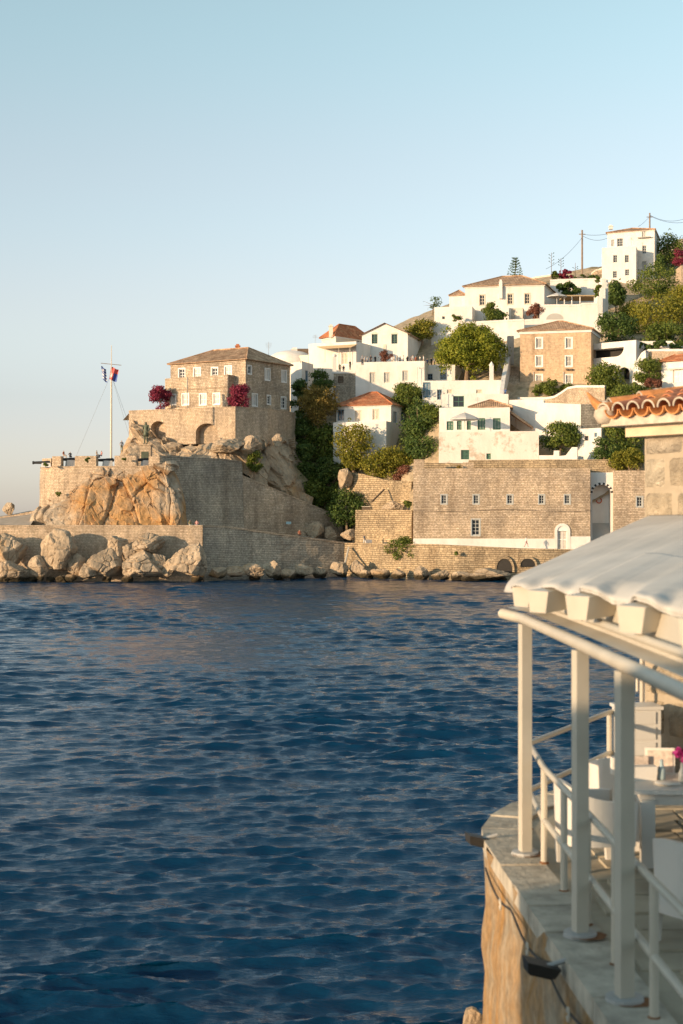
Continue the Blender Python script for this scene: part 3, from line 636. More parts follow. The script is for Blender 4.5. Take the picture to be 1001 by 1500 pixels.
# A. stone mansion on the rock
q = quadpts((250, 236), (360, 228), (425, 238)); zt = ZZ(526, 228); zb = MZ - .6
front = [(266.6, 548, 8.6, 15.5, WW), (289, 547, 9, 15.5, dict(WW, nz=2, style='wood_w')), (314.6, 546.6, 8.4, 15.5, WW), (334.5, 544.5, 9, 15.5, dict(WW, style='wood_w')), (251.5, 586, 4, 16), (272.8, 585, 9, 16, dict(WW, style='wood_w'))]
front = [x for x in front if len(x) > 4]
side = [(365.8, 541.8, 4.8, 11, dict(WW, nx=1, nz=2)), (392, 548.5, 6.6, 16, dict(WW, style='wood_w')), (416.3, 551.5, 6.6, 16, dict(WW, style='wood_w')), (373.4, 586, 7, 17, dict(WW, style='wood_w', name='door')), (394, 585.8, 4.6, 12, dict(WW, nx=1, nz=3)), (415.5, 590, 6.4, 16, WW)]
root, fs = house('mansion', 'stone mansion with white windows and a worn tile roof on the rock', q, zb, zt, 'stone', front, side, roof=dict(rise=2.6, over=.45, ridge=.45, mat='tile_g', along='x'))
# lower storey that steps forward as a terrace for the upper floor
f0 = fs[0]; ua, z1 = f0.uv(250, 556); ub, _ = f0.uv(344, 556)
q2 = [f0.A + f0.t * (ua + .3) + f0.n * 1.8, f0.A + f0.t * ub + f0.n * 1.8, f0.A + f0.t * ub - f0.n * .02, f0.A + f0.t * (ua + .3) - f0.n * .02]
fr2 = [(272, 585, 9, 15.5, dict(WW, style='wood_w')), (297.5, 585, 9, 15.5, dict(WW, style='wood_w')), (317.5, 584.4, 9, 15.5, dict(WW, style='wood_w')), (254.5, 585.5, 6, 14, dict(WW, style='wood_w'))]
o, g = block(root, q2, zb + .01, z1, 'stone', fr2, name='terrace_storey', parapet=.6); put_windows(root, g[0], fr2)
mb = MB(); fbox(mb, g[0], 0, g[0].L, z1 - 2.05, z1 - 1.95, .003, .1); mb.build('string_course', M['stone_l'], root)
mb = MB(); mb.tube([g[0].pt(f0.uv(251, 600)[0] + 4.5, zb + .3, .05), g[0].pt(f0.uv(251, 600)[0] + 4.5, z1, .05)], .05, 6); mb.build('drainpipe', M['metal_g'], root)
ctr = sum(q, Vector((0, 0))) / 4; chimney(root, (ctr.x + 1.2, ctr.y, zt + 2.2), .7, .9, 'tile_r')
ant = MB(); ant.tube([(ctr.x + 6.2, ctr.y + 3, zt + .5), (ctr.x + 6.2, ctr.y + 3, zt + 4.2)], .03, 5)
for k in range(5): ant.tube([(ctr.x + 5.8 - .04 * k, ctr.y + 3, zt + 3.2 + k * .2), (ctr.x + 6.6 + .04 * k, ctr.y + 3, zt + 3.2 + k * .2)], .015, 4)
ant.build('aerial', M['metal_g'], root)

# B. white houses behind the mansion
q = quadpts((426, 250), (442.5, 247), (459, 252)); root, fs = house('white_house', 'small white cube house with blue shutter behind the stone mansion', q, ZZ(615, 248), ZZ(529, 247), 'white', [], [(449.5, 551, 4, 16, SH('wood_b', fm='wood_b'))], parapet=.25)
q = sq((398, 262), (452, 258), 12); root, fs = house('white_house', 'low cream house with flat roof and rooftop clutter behind the mansion', q, ZZ(590, 260), ZZ(520, 258), 'cream', parapet=.3)
mb = MB(); mb.box(P(444, 518, 262), (2.0, 2.0, 1.6)); mb.build('roof_box', M['wood_d'], root); chimney(root, P(432, 522, 262), 1.2, 1.2)
mb = MB(); mb.lathe(P(428, 530, 263), [(4.6, -1.5), (4.5, .2), (4.0, 1.0), (3.0, 1.6), (1.6, 1.95), (.2, 2.1)], 20); mb.build('vault', M['white'], root, smooth=True)
q = sq((452.5, 256), (522, 252), 14); root, fs = house('white_house', 'tall plain white terrace house with reed shade over its balcony', q, ZZ(600, 254), ZZ(503, 255), 'white', [(505.5, 525, 10, 18, SH('wood_t'))], parapet=.3)
f0 = fs[0]; a = f0.uv(465, 508); b = f0.uv(526, 514); mb = MB()
for k in range(26):
    o = .1 + k * .1; mb.tube([f0.pt(a[0] + k * .1, a[1] - k * .03, o), f0.pt(f0.L + .3, a[1] - k * .03, o)], .055, 5)
mb.build('reed_shade', M['reed'], root)

for u in (a[0] + 2.8, a[0] + 5.5, f0.L): mb = MB(); mb.tube([f0.pt(u, a[1] - .85, 2.6), f0.pt(u, ZZ(531, 252), 2.6)], .05, 5); mb.build('shade_post', M['wood_t'], root)
q = quadpts((472, 272), (492, 268), (545, 276)); zt = ZZ(492, 268)
root, fs = house('villa', 'cream villa with red hipped roof and slim chimney behind the gabled chapel', q, ZZ(530, 270), zt, 'cream', [], [(525, 503, 5, 9, WW)], roof=dict(rise=2.7, over=.5, mat='tile_r', ridge=.4), cornice=.35)
chimney(root, P(485, 494, 268.5), .75, 2.0, 'cream')
# terrace with parapet where the guests stand
q = sq((489, 247), (521, 246.6), 7); house('terrace_block', 'rubble stone terrace block with white capping below the reed shade', q, ZZ(600, 247), ZZ(547, 246.6), 'stone_g', [(499.5, 556, 8, 10, dict(style='wood_d', fm='wood_d'))], parapet=0)
mb = MB(); f0 = Face(q[0], q[1]); z = ZZ(547, 246.6); fbox(mb, f0, -.4, f0.L - .01, z + .003, z + .35, -.7, .12); mb.box((f0.pt(.1, z + 1.6, -.4)), (.7, .7, 2.6)); mb.lathe(f0.pt(.1, z + 2.9, -.4), [(.3, 0), (.42, .25), (.3, .5)], 8)
solo(mb, 'parapet', M['white'], f0.pt(0, z), 'white capping and stub pillar with lantern on the stone terrace block', 'parapet')

# C. gabled white chapel and the terrace house below it
q = quadpts((530.5, 258), (597.5, 256), (619, 268)); ze = ZZ(489, 257); za = ZZ(474, 257)
root = thing('gabled_house', 'white gabled house with two green arched windows above the wedding terrace', 'house', Z3(q[0], ZZ(535, 257)))
fs = [Face(q[0], q[1]), Face(q[1], q[2]), Face(q[2], q[3]), Face(q[3], q[0])]; mb = MB(); ws = [(549, 496.5, 8.6, 14), (578, 496.5, 8.6, 14)]
hs = [fs[0].rect(*x) for x in ws]; zb = ZZ(540, 257); wall_face(mb, fs[0], zb, ze, [(h[0], h[1], h[2], h[3]) for h in hs] if max(h[3] for h in hs) < ze else [(h[0], h[1], h[2], ze - .01) for h in hs])
for f in fs[1:]: wall_face(mb, f, zb, ze)
mid = fs[0].L / 2; mb.poly([fs[0].pt(0, ze), fs[0].pt(fs[0].L, ze), fs[0].pt(mid, za)]); mb.poly([fs[2].pt(0, ze), fs[2].pt(fs[2].L, ze), fs[2].pt(fs[2].L / 2, za)])
mb.build('wall', M['white'], root)
for h in hs:
    h = (h[0], h[1], h[2], min(h[3], ze - .01)); w_ = window(root, fs[0], h, 'casement', 'wood_gr', 2, 4)
    ar = MB(); c = (h[0] + h[1]) / 2; r = (h[1] - h[0]) / 2 + .14
    arc = [(c + r * math.cos(t), h[3] + .0 + r * .5 * math.sin(t)) for t in [math.pi * i / 10 for i in range(11)]]
    ar.poly([fs[0].pt(*p_, .03) for p_ in arc]); ar.build('arched_head', M['wood_t'], w_)
rf = MB(); a0, b0 = fs[0].pt(-.35, ze - .12, .4), fs[2].pt(fs[2].L + .35, ze - .12, .4); r0, r1 = fs[0].pt(mid, za + .1, .4), fs[2].pt(fs[2].L / 2, za + .1, .4); a1, b1 = fs[0].pt(fs[0].L + .35, ze - .12, .4), fs[2].pt(-.35, ze - .12, .4)
roof_plane(rf, a1, b1, r0, r1); roof_plane(rf, b0, a0, r1, r0); rf.build('roof', M['tile_g'], root)
mb = MB(); fbox(mb, fs[0], mid - .25, mid + .25, ze - 3.2, ze - 1.9, .003, .1); mb.build('niche', M['wood_t'], root)
q = sq((521, 246.5), (622, 244), 12.5); WS = SH('wood_g', fm='wood_t')
house('terrace_house', 'white terrace house with three shuttered windows carrying the wedding guests', q, ZZ(600, 245), ZZ(529.5, 245), 'white', [(546, 553, 8.6, 15.5, WS), (567, 553, 8.6, 15.5, WS), (594, 550.5, 8.6, 15.5, WS)], parapet=.45)
q = sq((622.3, 248), (666, 246.5), 8); WB = dict(style='casement', fm='wood_b', nx=2, nz=2)
house('white_annex', 'low white annex with two blue windows left of the umbrella pine', q, ZZ(580, 247), ZZ(534, 247), 'white', [(630, 552, 8, 9, WB), (649.5, 551, 9, 10, WB)], parapet=.3)
q = sq((619, 241), (735, 239.5), 5); root, fs = house('terrace_block', 'long white retaining block with blue door in front of the umbrella pine', q, ZZ(625, 240), ZZ(557, 240), 'white', [(625.5, 571, 11, 22, SH('wood_b', fm='wood_b', name='door')), (644, 578, 7, 15, dict(style='casement', fm='wood_b', name='door')), (659, 573.5, 8, 5.5, SH('wood_t', fm='wood_t')), (702, 573.5, 8.5, 5.5, SH('wood_t', fm='wood_t'))])
mb = MB(); p = P(720.5, 557, 240.2); mb.box((p.x, p.y + .3, p.z + 1.2), (.65, .65, 2.5)); mb.lathe((p.x, p.y + .3, p.z + 2.45), [(.42, 0), (.42, .12), (.2, .5), (.02, .75)], 8); solo(mb, 'gate_pillar', M['white'], p, 'white gate pillar with pointed cap right of the umbrella pine', 'pillar')
mb = MB(); p = P(664.5, 557, 240.4); mb.box((p.x, p.y + .3, p.z + 1.3), (.55, .55, 2.6)); solo(mb, 'gate_pillar', M['cream'], p, 'narrow plain gate pillar left of the umbrella pine trunk', 'pillar')

# D. red roofed cottage among the trees
q = quadpts((493, 239.5), (573, 236), (601, 245)); zt = ZZ(592.5, 236); BL = dict(style='casement', fm='wood_b', nx=2, nz=2); BT = SH('wood_t', fm='wood_t')
root, fs = house('cottage', 'white cottage with bright red tile roof among the trees', q, ZZ(680, 236), zt, 'white', [(499.5, 608, 9.5, 16, BL), (525, 609, 10, 15.5, BT), (551, 607, 10, 16, BT)], [(579, 611, 5.5, 16, SH('wood_g', fm='wood_b')), (590, 611, 4.5, 15, SH('wood_b', fm='wood_b'))], roof=dict(rise=2.5, over=.45, mat='tile_r', ridge=.12), cornice=.25)
f0 = fs[0]; a = f0.uv(545, 632); b = f0.uv(573, 632); mb = MB(); z = a[1]
q2 = [f0.A + f0.t * (a[0] - 6) + f0.n * 2.4, f0.A + f0.t * f0.L + f0.n * 2.4, f0.A + f0.t * f0.L - f0.n * .02, f0.A + f0.t * (a[0] - 6) - f0.n * .02]
block(root, q2, ZZ(682, 236), ZZ(617, 234), 'white', name='balcony', parapet=1.0)

# E. peeling white house above the long stone building
q = sq((643, 222), (789.5, 220), 9); GR = dict(style='lattice', fm='wood_gr', nx=5, nz=6)
house('terrace_block', 'white terrace block with peeling plaster and green lattice window', q, ZZ(690, 221), ZZ(632, 221), 'white2', [(681.5, 666, 12, 14, GR), (716, 668.5, 6.5, 8.5, SH('wood_gr', fm='wood_gr'))], parapet=.35)
q = sq((643.5, 228.2), (747, 226.6), 7); G2 = SH('wood_gr', fm='wood_gr')
root, fs = house('white_house', 'white house with green shutters and canvas parasol below the stairway', q, ZZ(660, 227), ZZ(596.5, 227), 'white', [(659.5, 623.5, 10, 13, G2), (673, 623, 7, 13, G2), (687, 623, 6, 13, G2), (705.5, 621, 11, 17, SH('wood_gr', fm='wood_gr')), (728, 621, 11, 17, G2)])
hq = sq((688, 227.6), (749, 226.8), 6); hip_roof(root, hq, ZZ(596, 227), 1.3, .25, 'tile_g', ridge=.05)
um = thing('parasol', 'pale canvas parasol on the terrace with green shutters', 'parasol', P(681, 634, 224))
mb = MB(); c = P(681, 612, 224); mb.lathe(c, [(2.35, -.35), (2.3, -.12), (1.3, .38), (.1, .85)], 8); mb.build('canopy', M['canvas'], um)
mb = MB(); mb.tube([c + Vector((0, 0, -2.3)), c + Vector((0, 0, 1.15))], .05, 6); mb.build('pole', M['wood_t'], um)
q = sq((646, 234.2), (745, 233), 4); house('white_house', 'narrow white storey with green glazed door behind the peeling house', q, ZZ(620, 233), ZZ(577, 233), 'white', [(672, 588, 16, 16, dict(style='casement', fm='wood_gr', nx=2, nz=2, name='door'))], parapet=.25)
# lean-to with tile roof beside it
root = thing('lean_to', 'dark tile lean-to shelter at the right corner of the shuttered house', 'shelter', P(765, 650, 226))
mb = MB(); A_, B_ = P(748, 607, 227), P(748, 600, 231); C_, D_ = P(781, 628, 226.5), P(781, 624, 231); roof_plane(mb, C_, D_, A_, B_); mb.build('roof', M['tile_g'], root)

for p in (C_ + Vector((-.3, .2, 0)), D_ + Vector((-.3, -.2, 0)), P(756, 612, 227.5)): mb = MB(); mb.tube([p, p - Vector((0, 0, 4))], .08, 6); mb.build('post', M['wood_d'], root)

# F. stairway and its walls
def stairway():
    root = thing('stairway', 'stone stairway climbing between the pine terrace and the brown house', 'stairway', P(750, 608, 233)); n = 42
    for k in range(n):
        t = k / n; y0 = 234 + 17 * t; z = ZZ(612, 233) + 10.5 * t; x0, x1 = XY(737, y0).x, XY(764 - 4 * t, y0).x; mb = MB()
        mb.box(((x0 + x1) / 2, y0 + 1, z - .6), (x1 - x0, 2.0, 1.2)); mb.build('step', M['stone_l'], root)
    mb = MB()
    for k in range(24):      # sweeping white flank wall
        t = k / 24; t2 = (k + 1) / 24
        def pt(t): y = 233.6 + 15 * t; x = XY(736 + 9 * t ** 1.5 - 2 * (1 - t), y).x; z = ZZ(594, 233.6) + 9.6 * t ** .8; return x, y, z
        a, b = pt(t), pt(t2)
        for s0, s1 in ((-.35, .35),):
            mb.poly([(a[0] + s1, a[1], a[2]), (b[0] + s1, b[1], b[2]), (b[0] + s0, b[1], b[2]), (a[0] + s0, a[1], a[2])])
            for s in (s0, s1): mb.poly([(a[0] + s, a[1], a[2] - 5), (b[0] + s, b[1], b[2] - 5), (b[0] + s, b[1], b[2]), (a[0] + s, a[1], a[2])])
        if k == 0: mb.poly([(a[0] - .35, a[1], a[2] - 5), (a[0] + .35, a[1], a[2] - 5), (a[0] + .35, a[1], a[2]), (a[0] - .35, a[1], a[2])])
    mb.build('flank_wall', M['white'], root)
    mb = MB(); p = P(748, 500, 250); mb.box((p.x, p.y, p.z - 1.6), (1.1, 1.1, 5)); mb.build('gate_pier', M['grey_pl'], root)
stairway()
# stone and white garden walls right of the stairs
def curved_wall(name, mat, A, B, prof, zb, label, cop='white', thick=.6):
    f = Face(XY(*A), XY(*B)); root = thing(name, label, 'wall', f.pt(0, zb)); mb = MB(); cp = MB(); pr = [f.uv(*p) for p in prof]
    for (u0, z0), (u1, z1) in zip(pr[:-1], pr[1:]):
        mb.poly([f.pt(u0, zb), f.pt(u1, zb), f.pt(u1, z1), f.pt(u0, z0)]); mb.poly([f.pt(u0, zb, -thick), f.pt(u1, zb, -thick), f.pt(u1, z1, -thick), f.pt(u0, z0, -thick)][::-1])
        i = len(cp.v)
        cp.poly([f.pt(u0, z0 - .25, .06), f.pt(u1, z1 - .25, .06), f.pt(u1, z1 + .12, .06), f.pt(u0, z0 + .12, .06)]); cp.poly([f.pt(u0, z0 + .12, .06), f.pt(u1, z1 + .12, .06), f.pt(u1, z1 + .12, -thick - .06), f.pt(u0, z0 + .12, -thick - .06)])
    for (u, z), s in ((pr[0], 1), (pr[-1], -1)):
        pl = [f.pt(u, zb), f.pt(u, z), f.pt(u, z, -thick), f.pt(u, zb, -thick)]; mb.poly(pl if s > 0 else pl[::-1]); pl = [f.pt(u, z - .25, .06), f.pt(u, z + .12, .06), f.pt(u, z + .12, -thick - .06), f.pt(u, z - .25, -thick - .06)]; cp.poly(pl if s > 0 else pl[::-1])
    mb.build('masonry', M[mat], root)
    if cop: cp.build('coping', M[cop], root)
    return root, f
curved_wall('garden_wall', 'stone_l', (758, 238), (886, 230), [(759, 583), (800, 583), (812, 581), (822, 575), (832, 568), (845, 565.5), (886, 565.5)], ZZ(640, 234), 'curving rubble garden wall with white coping below the brown house')
curved_wall('garden_wall', 'white', (746, 232), (851, 226), [(746, 586), (770, 585), (796, 585.5), (797, 590), (851, 592)], ZZ(645, 229), 'tall white garden wall half in shadow beside the lean-to', cop=None)
curved_wall('garden_wall', 'stone_g', (851.5, 226), (900, 228), [(851.5, 592), (870, 592), (895, 606)], ZZ(640, 228), 'rubble wall end in shade behind the small outbuilding', cop=None)
curved_wall('garden_wall', 'white', (790, 219.4), (846, 217.5), [(790, 667), (811, 667), (811.5, 660), (819, 660), (819.5, 668), (829, 667), (838, 655), (846, 655)], ZZ(690, 218), 'low stepped white wall by the leafy garden of the peeling house', cop=None)
q = sq((846.5, 222), (881, 219.5), 5); house('outbuilding', 'small white outbuilding with dark square window in the shaded garden', q, ZZ(690, 220), ZZ(627, 220), 'white', [(859.5, 642, 5.5, 7, dict(style='casement', fm='wood_d', nx=1, nz=1)), (873, 637, 4, 6, SH('wood_b', fm='wood_b'))])

# G. brown ashlar house
q = quadpts((762, 246), (866, 243), (879, 252)); zt = ZZ(483, 244); WBn = dict(style='wood_g', fm='wood_w', trim=1)
root, fs = house('brown_house', 'tall brown ashlar house with white windows and hipped tile roof', q, ZZ(610, 244), zt, 'brownstone', [(x, y, 9, h, WBn) for y, h in ((502.5, 15), (529, 15), (555, 12)) for x in (790, 833.5)], roof=dict(rise=2.1, over=.5, mat='tile_g', ridge=.06), cornice=.55)
f0 = fs[0]
for x in (782, 826): mb = MB(); a = f0.uv(x, 545); mb.tube([f0.pt(a[0], a[1], .12), f0.pt(a[0], ZZ(590, 244), .12)], .06, 6); mb.build('drainpipe', M['metal_g'], root)
for x in (787, 793, 831, 837): mb = MB(); a = f0.uv(x, 541.5); fbox(mb, f0, a[0] - .2, a[0] + .2, a[1] - .15, a[1] + .15, 0.003, .45); mb.build('corbel', M['wood_d'], root)

# H. white manor on the ridge, its wings and terraces
q = quadpts((681.5, 274), (797.5, 271), (816, 285)); zt = ZZ(417.5, 272); W8 = dict(style='casement', fm='wood_t', nx=2, nz=3, trim=1)
root, fs = house('manor', 'large white manor with broad tile roof on the ridge', q, ZZ(480, 272), zt, 'white', [(706.5, 439.5, 7.4, 15, W8), (747.5, 438, 7.4, 15, W8), (772.5, 437.5, 7.4, 15, W8)], roof=dict(rise=2.9, over=.5, mat='tile_g', ridge=.25), cornice=.3)
f0 = fs[0]; a = f0.uv(731.5, 438); b = f0.uv(736.5, 438); mb = MB(); fbox(mb, f0, a[0], b[0], a[1], ZZ(411, 271), .003, .65); fbox(mb, f0, a[0] + .12, b[0] - .12, ZZ(411, 271), ZZ(408, 271), .15, .5); mb.build('chimney', M['white'], root)
q = sq((658.5, 276), (682, 275.3), 8); house('manor_wing', 'white wing with small tile roof at the left of the manor', q, ZZ(470, 275), ZZ(432, 275), 'white', roof=dict(rise=1.3, over=.25, mat='tile_g', ridge=.4))
q = sq((636.5, 270), (692, 268.5), 6); house('white_annex', 'low white outbuilding with tiny square window below the manor wing', q, ZZ(480, 269), ZZ(449, 269), 'white', [(650, 465.5, 4.4, 4.4, dict(style='casement', fm='wood_t', nx=1, nz=1))], parapet=.2)
q = sq((745.5, 268.8), (766, 268.2), 3); house('garden_shed', 'small cream garden room with panelled front below the manor windows', q, ZZ(480, 268), ZZ(450.5, 268), 'cream', [(752, 461, 7, 16, SH('wood_t', fm='wood_t'))])
curved_wall('retaining_wall', 'white', (632, 266), (768, 262), [(632, 472.5), (690, 472), (730, 470), (768, 468)], ZZ(515, 262), 'broad white retaining wall below the manor garden')
curved_wall('retaining_wall', 'white', (752, 266), (880, 263), [(752, 470), (790, 467.5), (791, 447), (800, 447), (851, 446.5), (852, 444.5), (880, 444)], ZZ(520, 264), 'white terrace wall with sloping ramp below the manor pergola')
curved_wall('retaining_wall', 'cream', (655, 258), (750, 255), [(655, 500), (700, 500), (738, 503), (750, 503)], ZZ(535, 256), 'cream wall behind the umbrella pine crown', cop=None)
mb = MB(); f0 = Face(XY(752, 266), XY(880, 263)); c, z = f0.uv(813, 468); n = 12
mb.poly([f0.pt(c + 1.6 * math.cos(math.pi * i / n), z + 1.15 * math.sin(math.pi * i / n), .03) for i in range(n + 1)]); solo(mb, 'arched_niche', M['grey_pl'], f0.pt(c, z), 'grey arched niche in the white terrace wall of the manor', 'niche')
curved_wall('boundary_wall', 'white', (806, 284), (888, 282), [(806, 410.5), (840, 409), (888, 408)], ZZ(446, 284), 'white garden wall behind the palm on the manor terrace')
root = thing('boundary_wall', 'tall white stepped pier wall between the manor terrace and the scrub', 'wall', P(884, 480, 264)); mb = MB()
for (x0, x1, yt, yb, Y) in ((875, 883, 434, 500, 263), (879, 887, 422, 500, 265), (882, 891, 409, 500, 268)): a, b = P(x0, yt, Y), P(x1, yb, Y); mb.box(((a.x + b.x) / 2, Y + 1.3, (a.z + b.z) / 2), (b.x - a.x, 2.7, a.z - b.z))
mb.build('pier', M['white'], root)
root = thing('pergola', 'reed covered pergola with pale parasol beside the manor', 'pergola', P(840, 447, 270)); mb = MB(); a, b = P(826, 433, 268), P(872, 432, 274)
mb.box(((a.x + b.x) / 2, 271, a.z), (b.x - a.x, 6, .22)); mb.build('reed_roof', M['reed'], root)
for px in (827, 838, 850, 871):
    mb = MB(); p = P(px, 433, 268.3); mb.tube([p, p - Vector((0, 0, 2.4))], .1, 6); mb.build('post', M['wood_w'], root)
um = thing('parasol', 'pale square parasol at the end of the manor pergola', 'parasol', P(816, 447, 268)); mb = MB(); c = P(816, 433, 268); mb.lathe(c, [(1.9, -.3), (1.85, -.1), (.1, .55)], 8); mb.build('canopy', M['canvas'], um); mb = MB(); mb.tube([c - Vector((0, 0, 2)), c], .05, 6); mb.build('pole', M['wood_w'], um)
# dry hill shoulder and ruined wall on the skyline
curved_wall('ruined_wall', 'stone_l', (760, 318), (896, 312), [(760, 413), (785, 406), (815, 402), (840, 404), (862, 404), (872, 396), (882, 393), (896, 392)], ZZ(430, 315), 'dry stone wall with curved white gable on the skyline', cop='cream', thick=3)

# I. white house at the top
q = quadpts((890, 308), (959, 304), (966, 316)); zt = ZZ(336, 304); W9 = dict(style='casement', fm='wood_g', nx=2, nz=3)
root, fs = house('top_house', 'tall white house with tile roof at the top of the hill', q, ZZ(430, 305), zt, 'white', [(898, 356, 4.4, 10, SH('wood_g', fm='wood_g')), (908.5, 355, 8.5, 12, dict(W9, nx=3)), (943.5, 343, 6, 10, SH('wood_g', fm='wood_g')), (944, 365.5, 6, 12, W9), (944, 388, 6.5, 11, SH('wood_g', fm='wood_g'))], roof=dict(rise=1.3, over=.35, mat='tile_g', ridge=.4), cornice=.25)
f0 = fs[0]; a = f0.uv(935, 349); b = f0.uv(954, 349); mb = MB(); fbox(mb, f0, a[0], b[0], a[1] - .08, a[1] + .08, .003, .9); mb.build('balcony_slab', M['grey_pl'], root)
q2 = sq((882, 303), (932, 301), 5); fr = [(901.5, 379, 6, 11, W9), (918.5, 379, 6, 11, W9), (901, 402, 6, 10, W9), (919, 399, 6, 9, W9)]
o, g = block(root, q2, ZZ(430, 302), ZZ(362, 302), 'white', fr, name='front_wing', parapet=.4); put_windows(root, g[0], fr)
chimney(root, P(895, 336, 309), .8, .55)
for k, (px, ya, yb, Y, r) in enumerate([(853, 337, 400, 312, .19), (952, 312, 345, 318, .17)]):
    t = thing('utility_pole', ['tall wooden utility pole on the ridge left of the top house', 'utility pole rising behind the roof of the top house'][k], 'pole', P(px, yb, Y)); mb = MB(); a, b = P(px, yb, Y), P(px, ya, Y); mb.tube([a - Vector((0, 0, 2)), b], [r * 1.2, r], 8); mb.build('mast', M['pole'], t); mb = MB(); mb.box((b.x, b.y, b.z - .9), (1.4, .14, .14)); mb.build('crossarm', M['pole'], t)
def wire(a, b, sag, lab):
    mb = MB(); mb.tube([a.lerp(b, t) - Vector((0, 0, sag * 4 * t * (1 - t))) for t in [i / 14 for i in range(15)]], .035, 4); solo(mb, 'power_line', M['iron'], a, lab, 'wire')
wire(P(853, 343, 312), P(893, 342, 308), .3, 'upper power line from the ridge pole to the top house'); wire(P(853, 345, 312), P(892, 348, 308), .8, 'lower power line from the ridge pole to the top house'); wire(P(853, 348, 312), P(800, 394, 300), .8, 'power line sloping down from the ridge pole to the manor'); wire(P(952, 316, 318), P(1020, 321, 330), 1.2, 'lower sagging power line right of the top house'); wire(P(952, 315, 318), P(1020, 312, 330), 1.6, 'upper sagging power line right of the top house'); wire(P(952, 317, 318), P(935, 332, 305), .2, 'short power line from the roof pole to the top house')

# J. arcaded white building and right hand houses
root = thing('arcade_building', 'white modern terrace building with long dark loggia and arched opening', 'building', P(900, 590, 240)); f0 = Face(XY(864, 246), XY(932, 240)); mb = MB()
lg = f0.rect(889, 517, 50, 13); ar = f0.rect(914, 551, 17, 26); zt = ZZ(500, 242)
wall_face(mb, f0, ZZ(600, 242), zt, [lg, ar], depth=2.2)
f1 = Face(f0.B, f0.B + Vector((4, 8))); wall_face(mb, f1, ZZ(600, 242), zt); mb.poly([f0.pt(0, zt), f0.pt(f0.L, zt), f1.pt(f1.L, zt), f0.pt(0, zt, -9)]); mb.build('wall', M['white'], root)
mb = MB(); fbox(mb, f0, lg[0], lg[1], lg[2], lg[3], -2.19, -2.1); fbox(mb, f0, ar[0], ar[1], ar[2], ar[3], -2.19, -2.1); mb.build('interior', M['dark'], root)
mb = MB()
for (h, rad) in ((ar, (ar[1] - ar[0]) / 2), ):
    c = (h[0] + h[1]) / 2
    for sgn in (-1, 1):
        fan = [f0.pt(c + sgn * rad, h[3], -.02)] + [f0.pt(c + sgn * rad * math.cos(t), h[3] - rad + rad * math.sin(t), -.02) for t in [math.pi / 2 * i / 7 for i in range(8)]]; mb.poly(fan if sgn > 0 else fan[::-1])
fan = [f0.pt(lg[1], lg[2], -.02)] + [f0.pt(lg[1] - 1.5 + 1.5 * math.sin(t), lg[2] + 1.5 - 1.5 * math.cos(t), -.02) for t in [math.pi / 2 * i / 7 for i in range(8)]]; mb.poly(fan[::-1]); mb.build('arch_spandrel', M['white'], root)
curved_wall('garden_wall', 'white', (905, 236), (946, 232), [(905, 592), (915, 588), (922, 578), (926, 565), (928, 545), (930, 535), (940, 518), (946, 514)], ZZ(610, 235), 'sweeping white flank wall of the curved garden steps', thick=.8)
curved_wall('garden_wall', 'stone_l', (930, 234), (1040, 229), [(930, 540), (936, 525), (946, 515), (950, 512.5), (1040, 512)], ZZ(570, 232), 'rubble wall with white coping above the right hand villa')
curved_wall('garden_wall', 'white', (930, 246), (1000, 244), [(930, 501), (985, 500.5), (990, 506), (1000, 508)], ZZ(530, 245), 'low white garden wall under the scrubby hillside')
q = quadpts((969, 231), (1040, 226), (1060, 236)); root, fs = house('villa', 'white villa with red tile roof behind the foreground eaves', q, ZZ(610, 228), ZZ(529, 230), 'white', [(992, 551, 12, 20, SH('wood_w', fm='wood_t')), (991, 574, 14, 7, SH('wood_w', fm='wood_t'))], roof=dict(rise=2.2, over=.45, mat='tile_r', ridge=.3))
mb = MB(); f0 = fs[0]; a = f0.uv(981, 541); b = f0.uv(1003, 541); fbox(mb, f0, a[0], b[0], a[1] - .12, a[1] + .12, .003, .5); mb.build('awning_box', M['wood_t'], root)
mb = MB(); p = P(958, 571, 229); mb.box((p.x, p.y + 1, p.z), (2.6, 3, .35)); mb.box((p.x, p.y + 1.2, p.z - .9), (2.4, 2.4, 1.4), m=1); solo(mb, 'planted_terrace', [M['white'], M['dark']], p, 'white ledge with red flowers left of the red roofed villa', 'terrace')

# K. long stone building on the quay, the white stair passage and the wall beyond
Y0, Y1 = 213.2, 211.2; q = sq((605.5, Y0), (865, Y1), 9); zt = ZZ(686, 212.2); zb = ZZ(803, 212); WK = dict(style='casement', fm='wood_g', nx=2, nz=3, trim=1)
fr = [(x, 731.5, 7.4, 12.5, WK) for x in (650.5, 697.5, 747, 793.5, 831)] + [(697, 772.5, 11.5, 23, dict(WK, nz=4)), (824, 790.5, 15, 30, dict(style='wood_w', fm='wood_w', name='door'))]
root, fs = house('quay_building', 'long stone building on the quay with small grey windows', q, zb - 1, zt, 'stone', fr, parapet=.4)
f0 = fs[0]; mb = MB(); d = f0.rect(824, 790, 15, 30); z1 = f0.uv(740, 789)[1]; z0 = zb - .3
fbox(mb, f0, 0, d[0] - .35, z0, z1, .003, .13); fbox(mb, f0, d[1] + .35, f0.L, z0, z1 + .35, .003, .13); mb.build('white_base', M['white'], root)
mb = MB(); c = (d[0] + d[1]) / 2; r = (d[1] - d[0]) / 2; ztop = d[3]
for s in (-1, 1): fbox(mb, f0, c + s * (r + .4) if s < 0 else c + r, c - r if s < 0 else c + r + .4, z0, ztop - .3, .003, .17)
n = 14
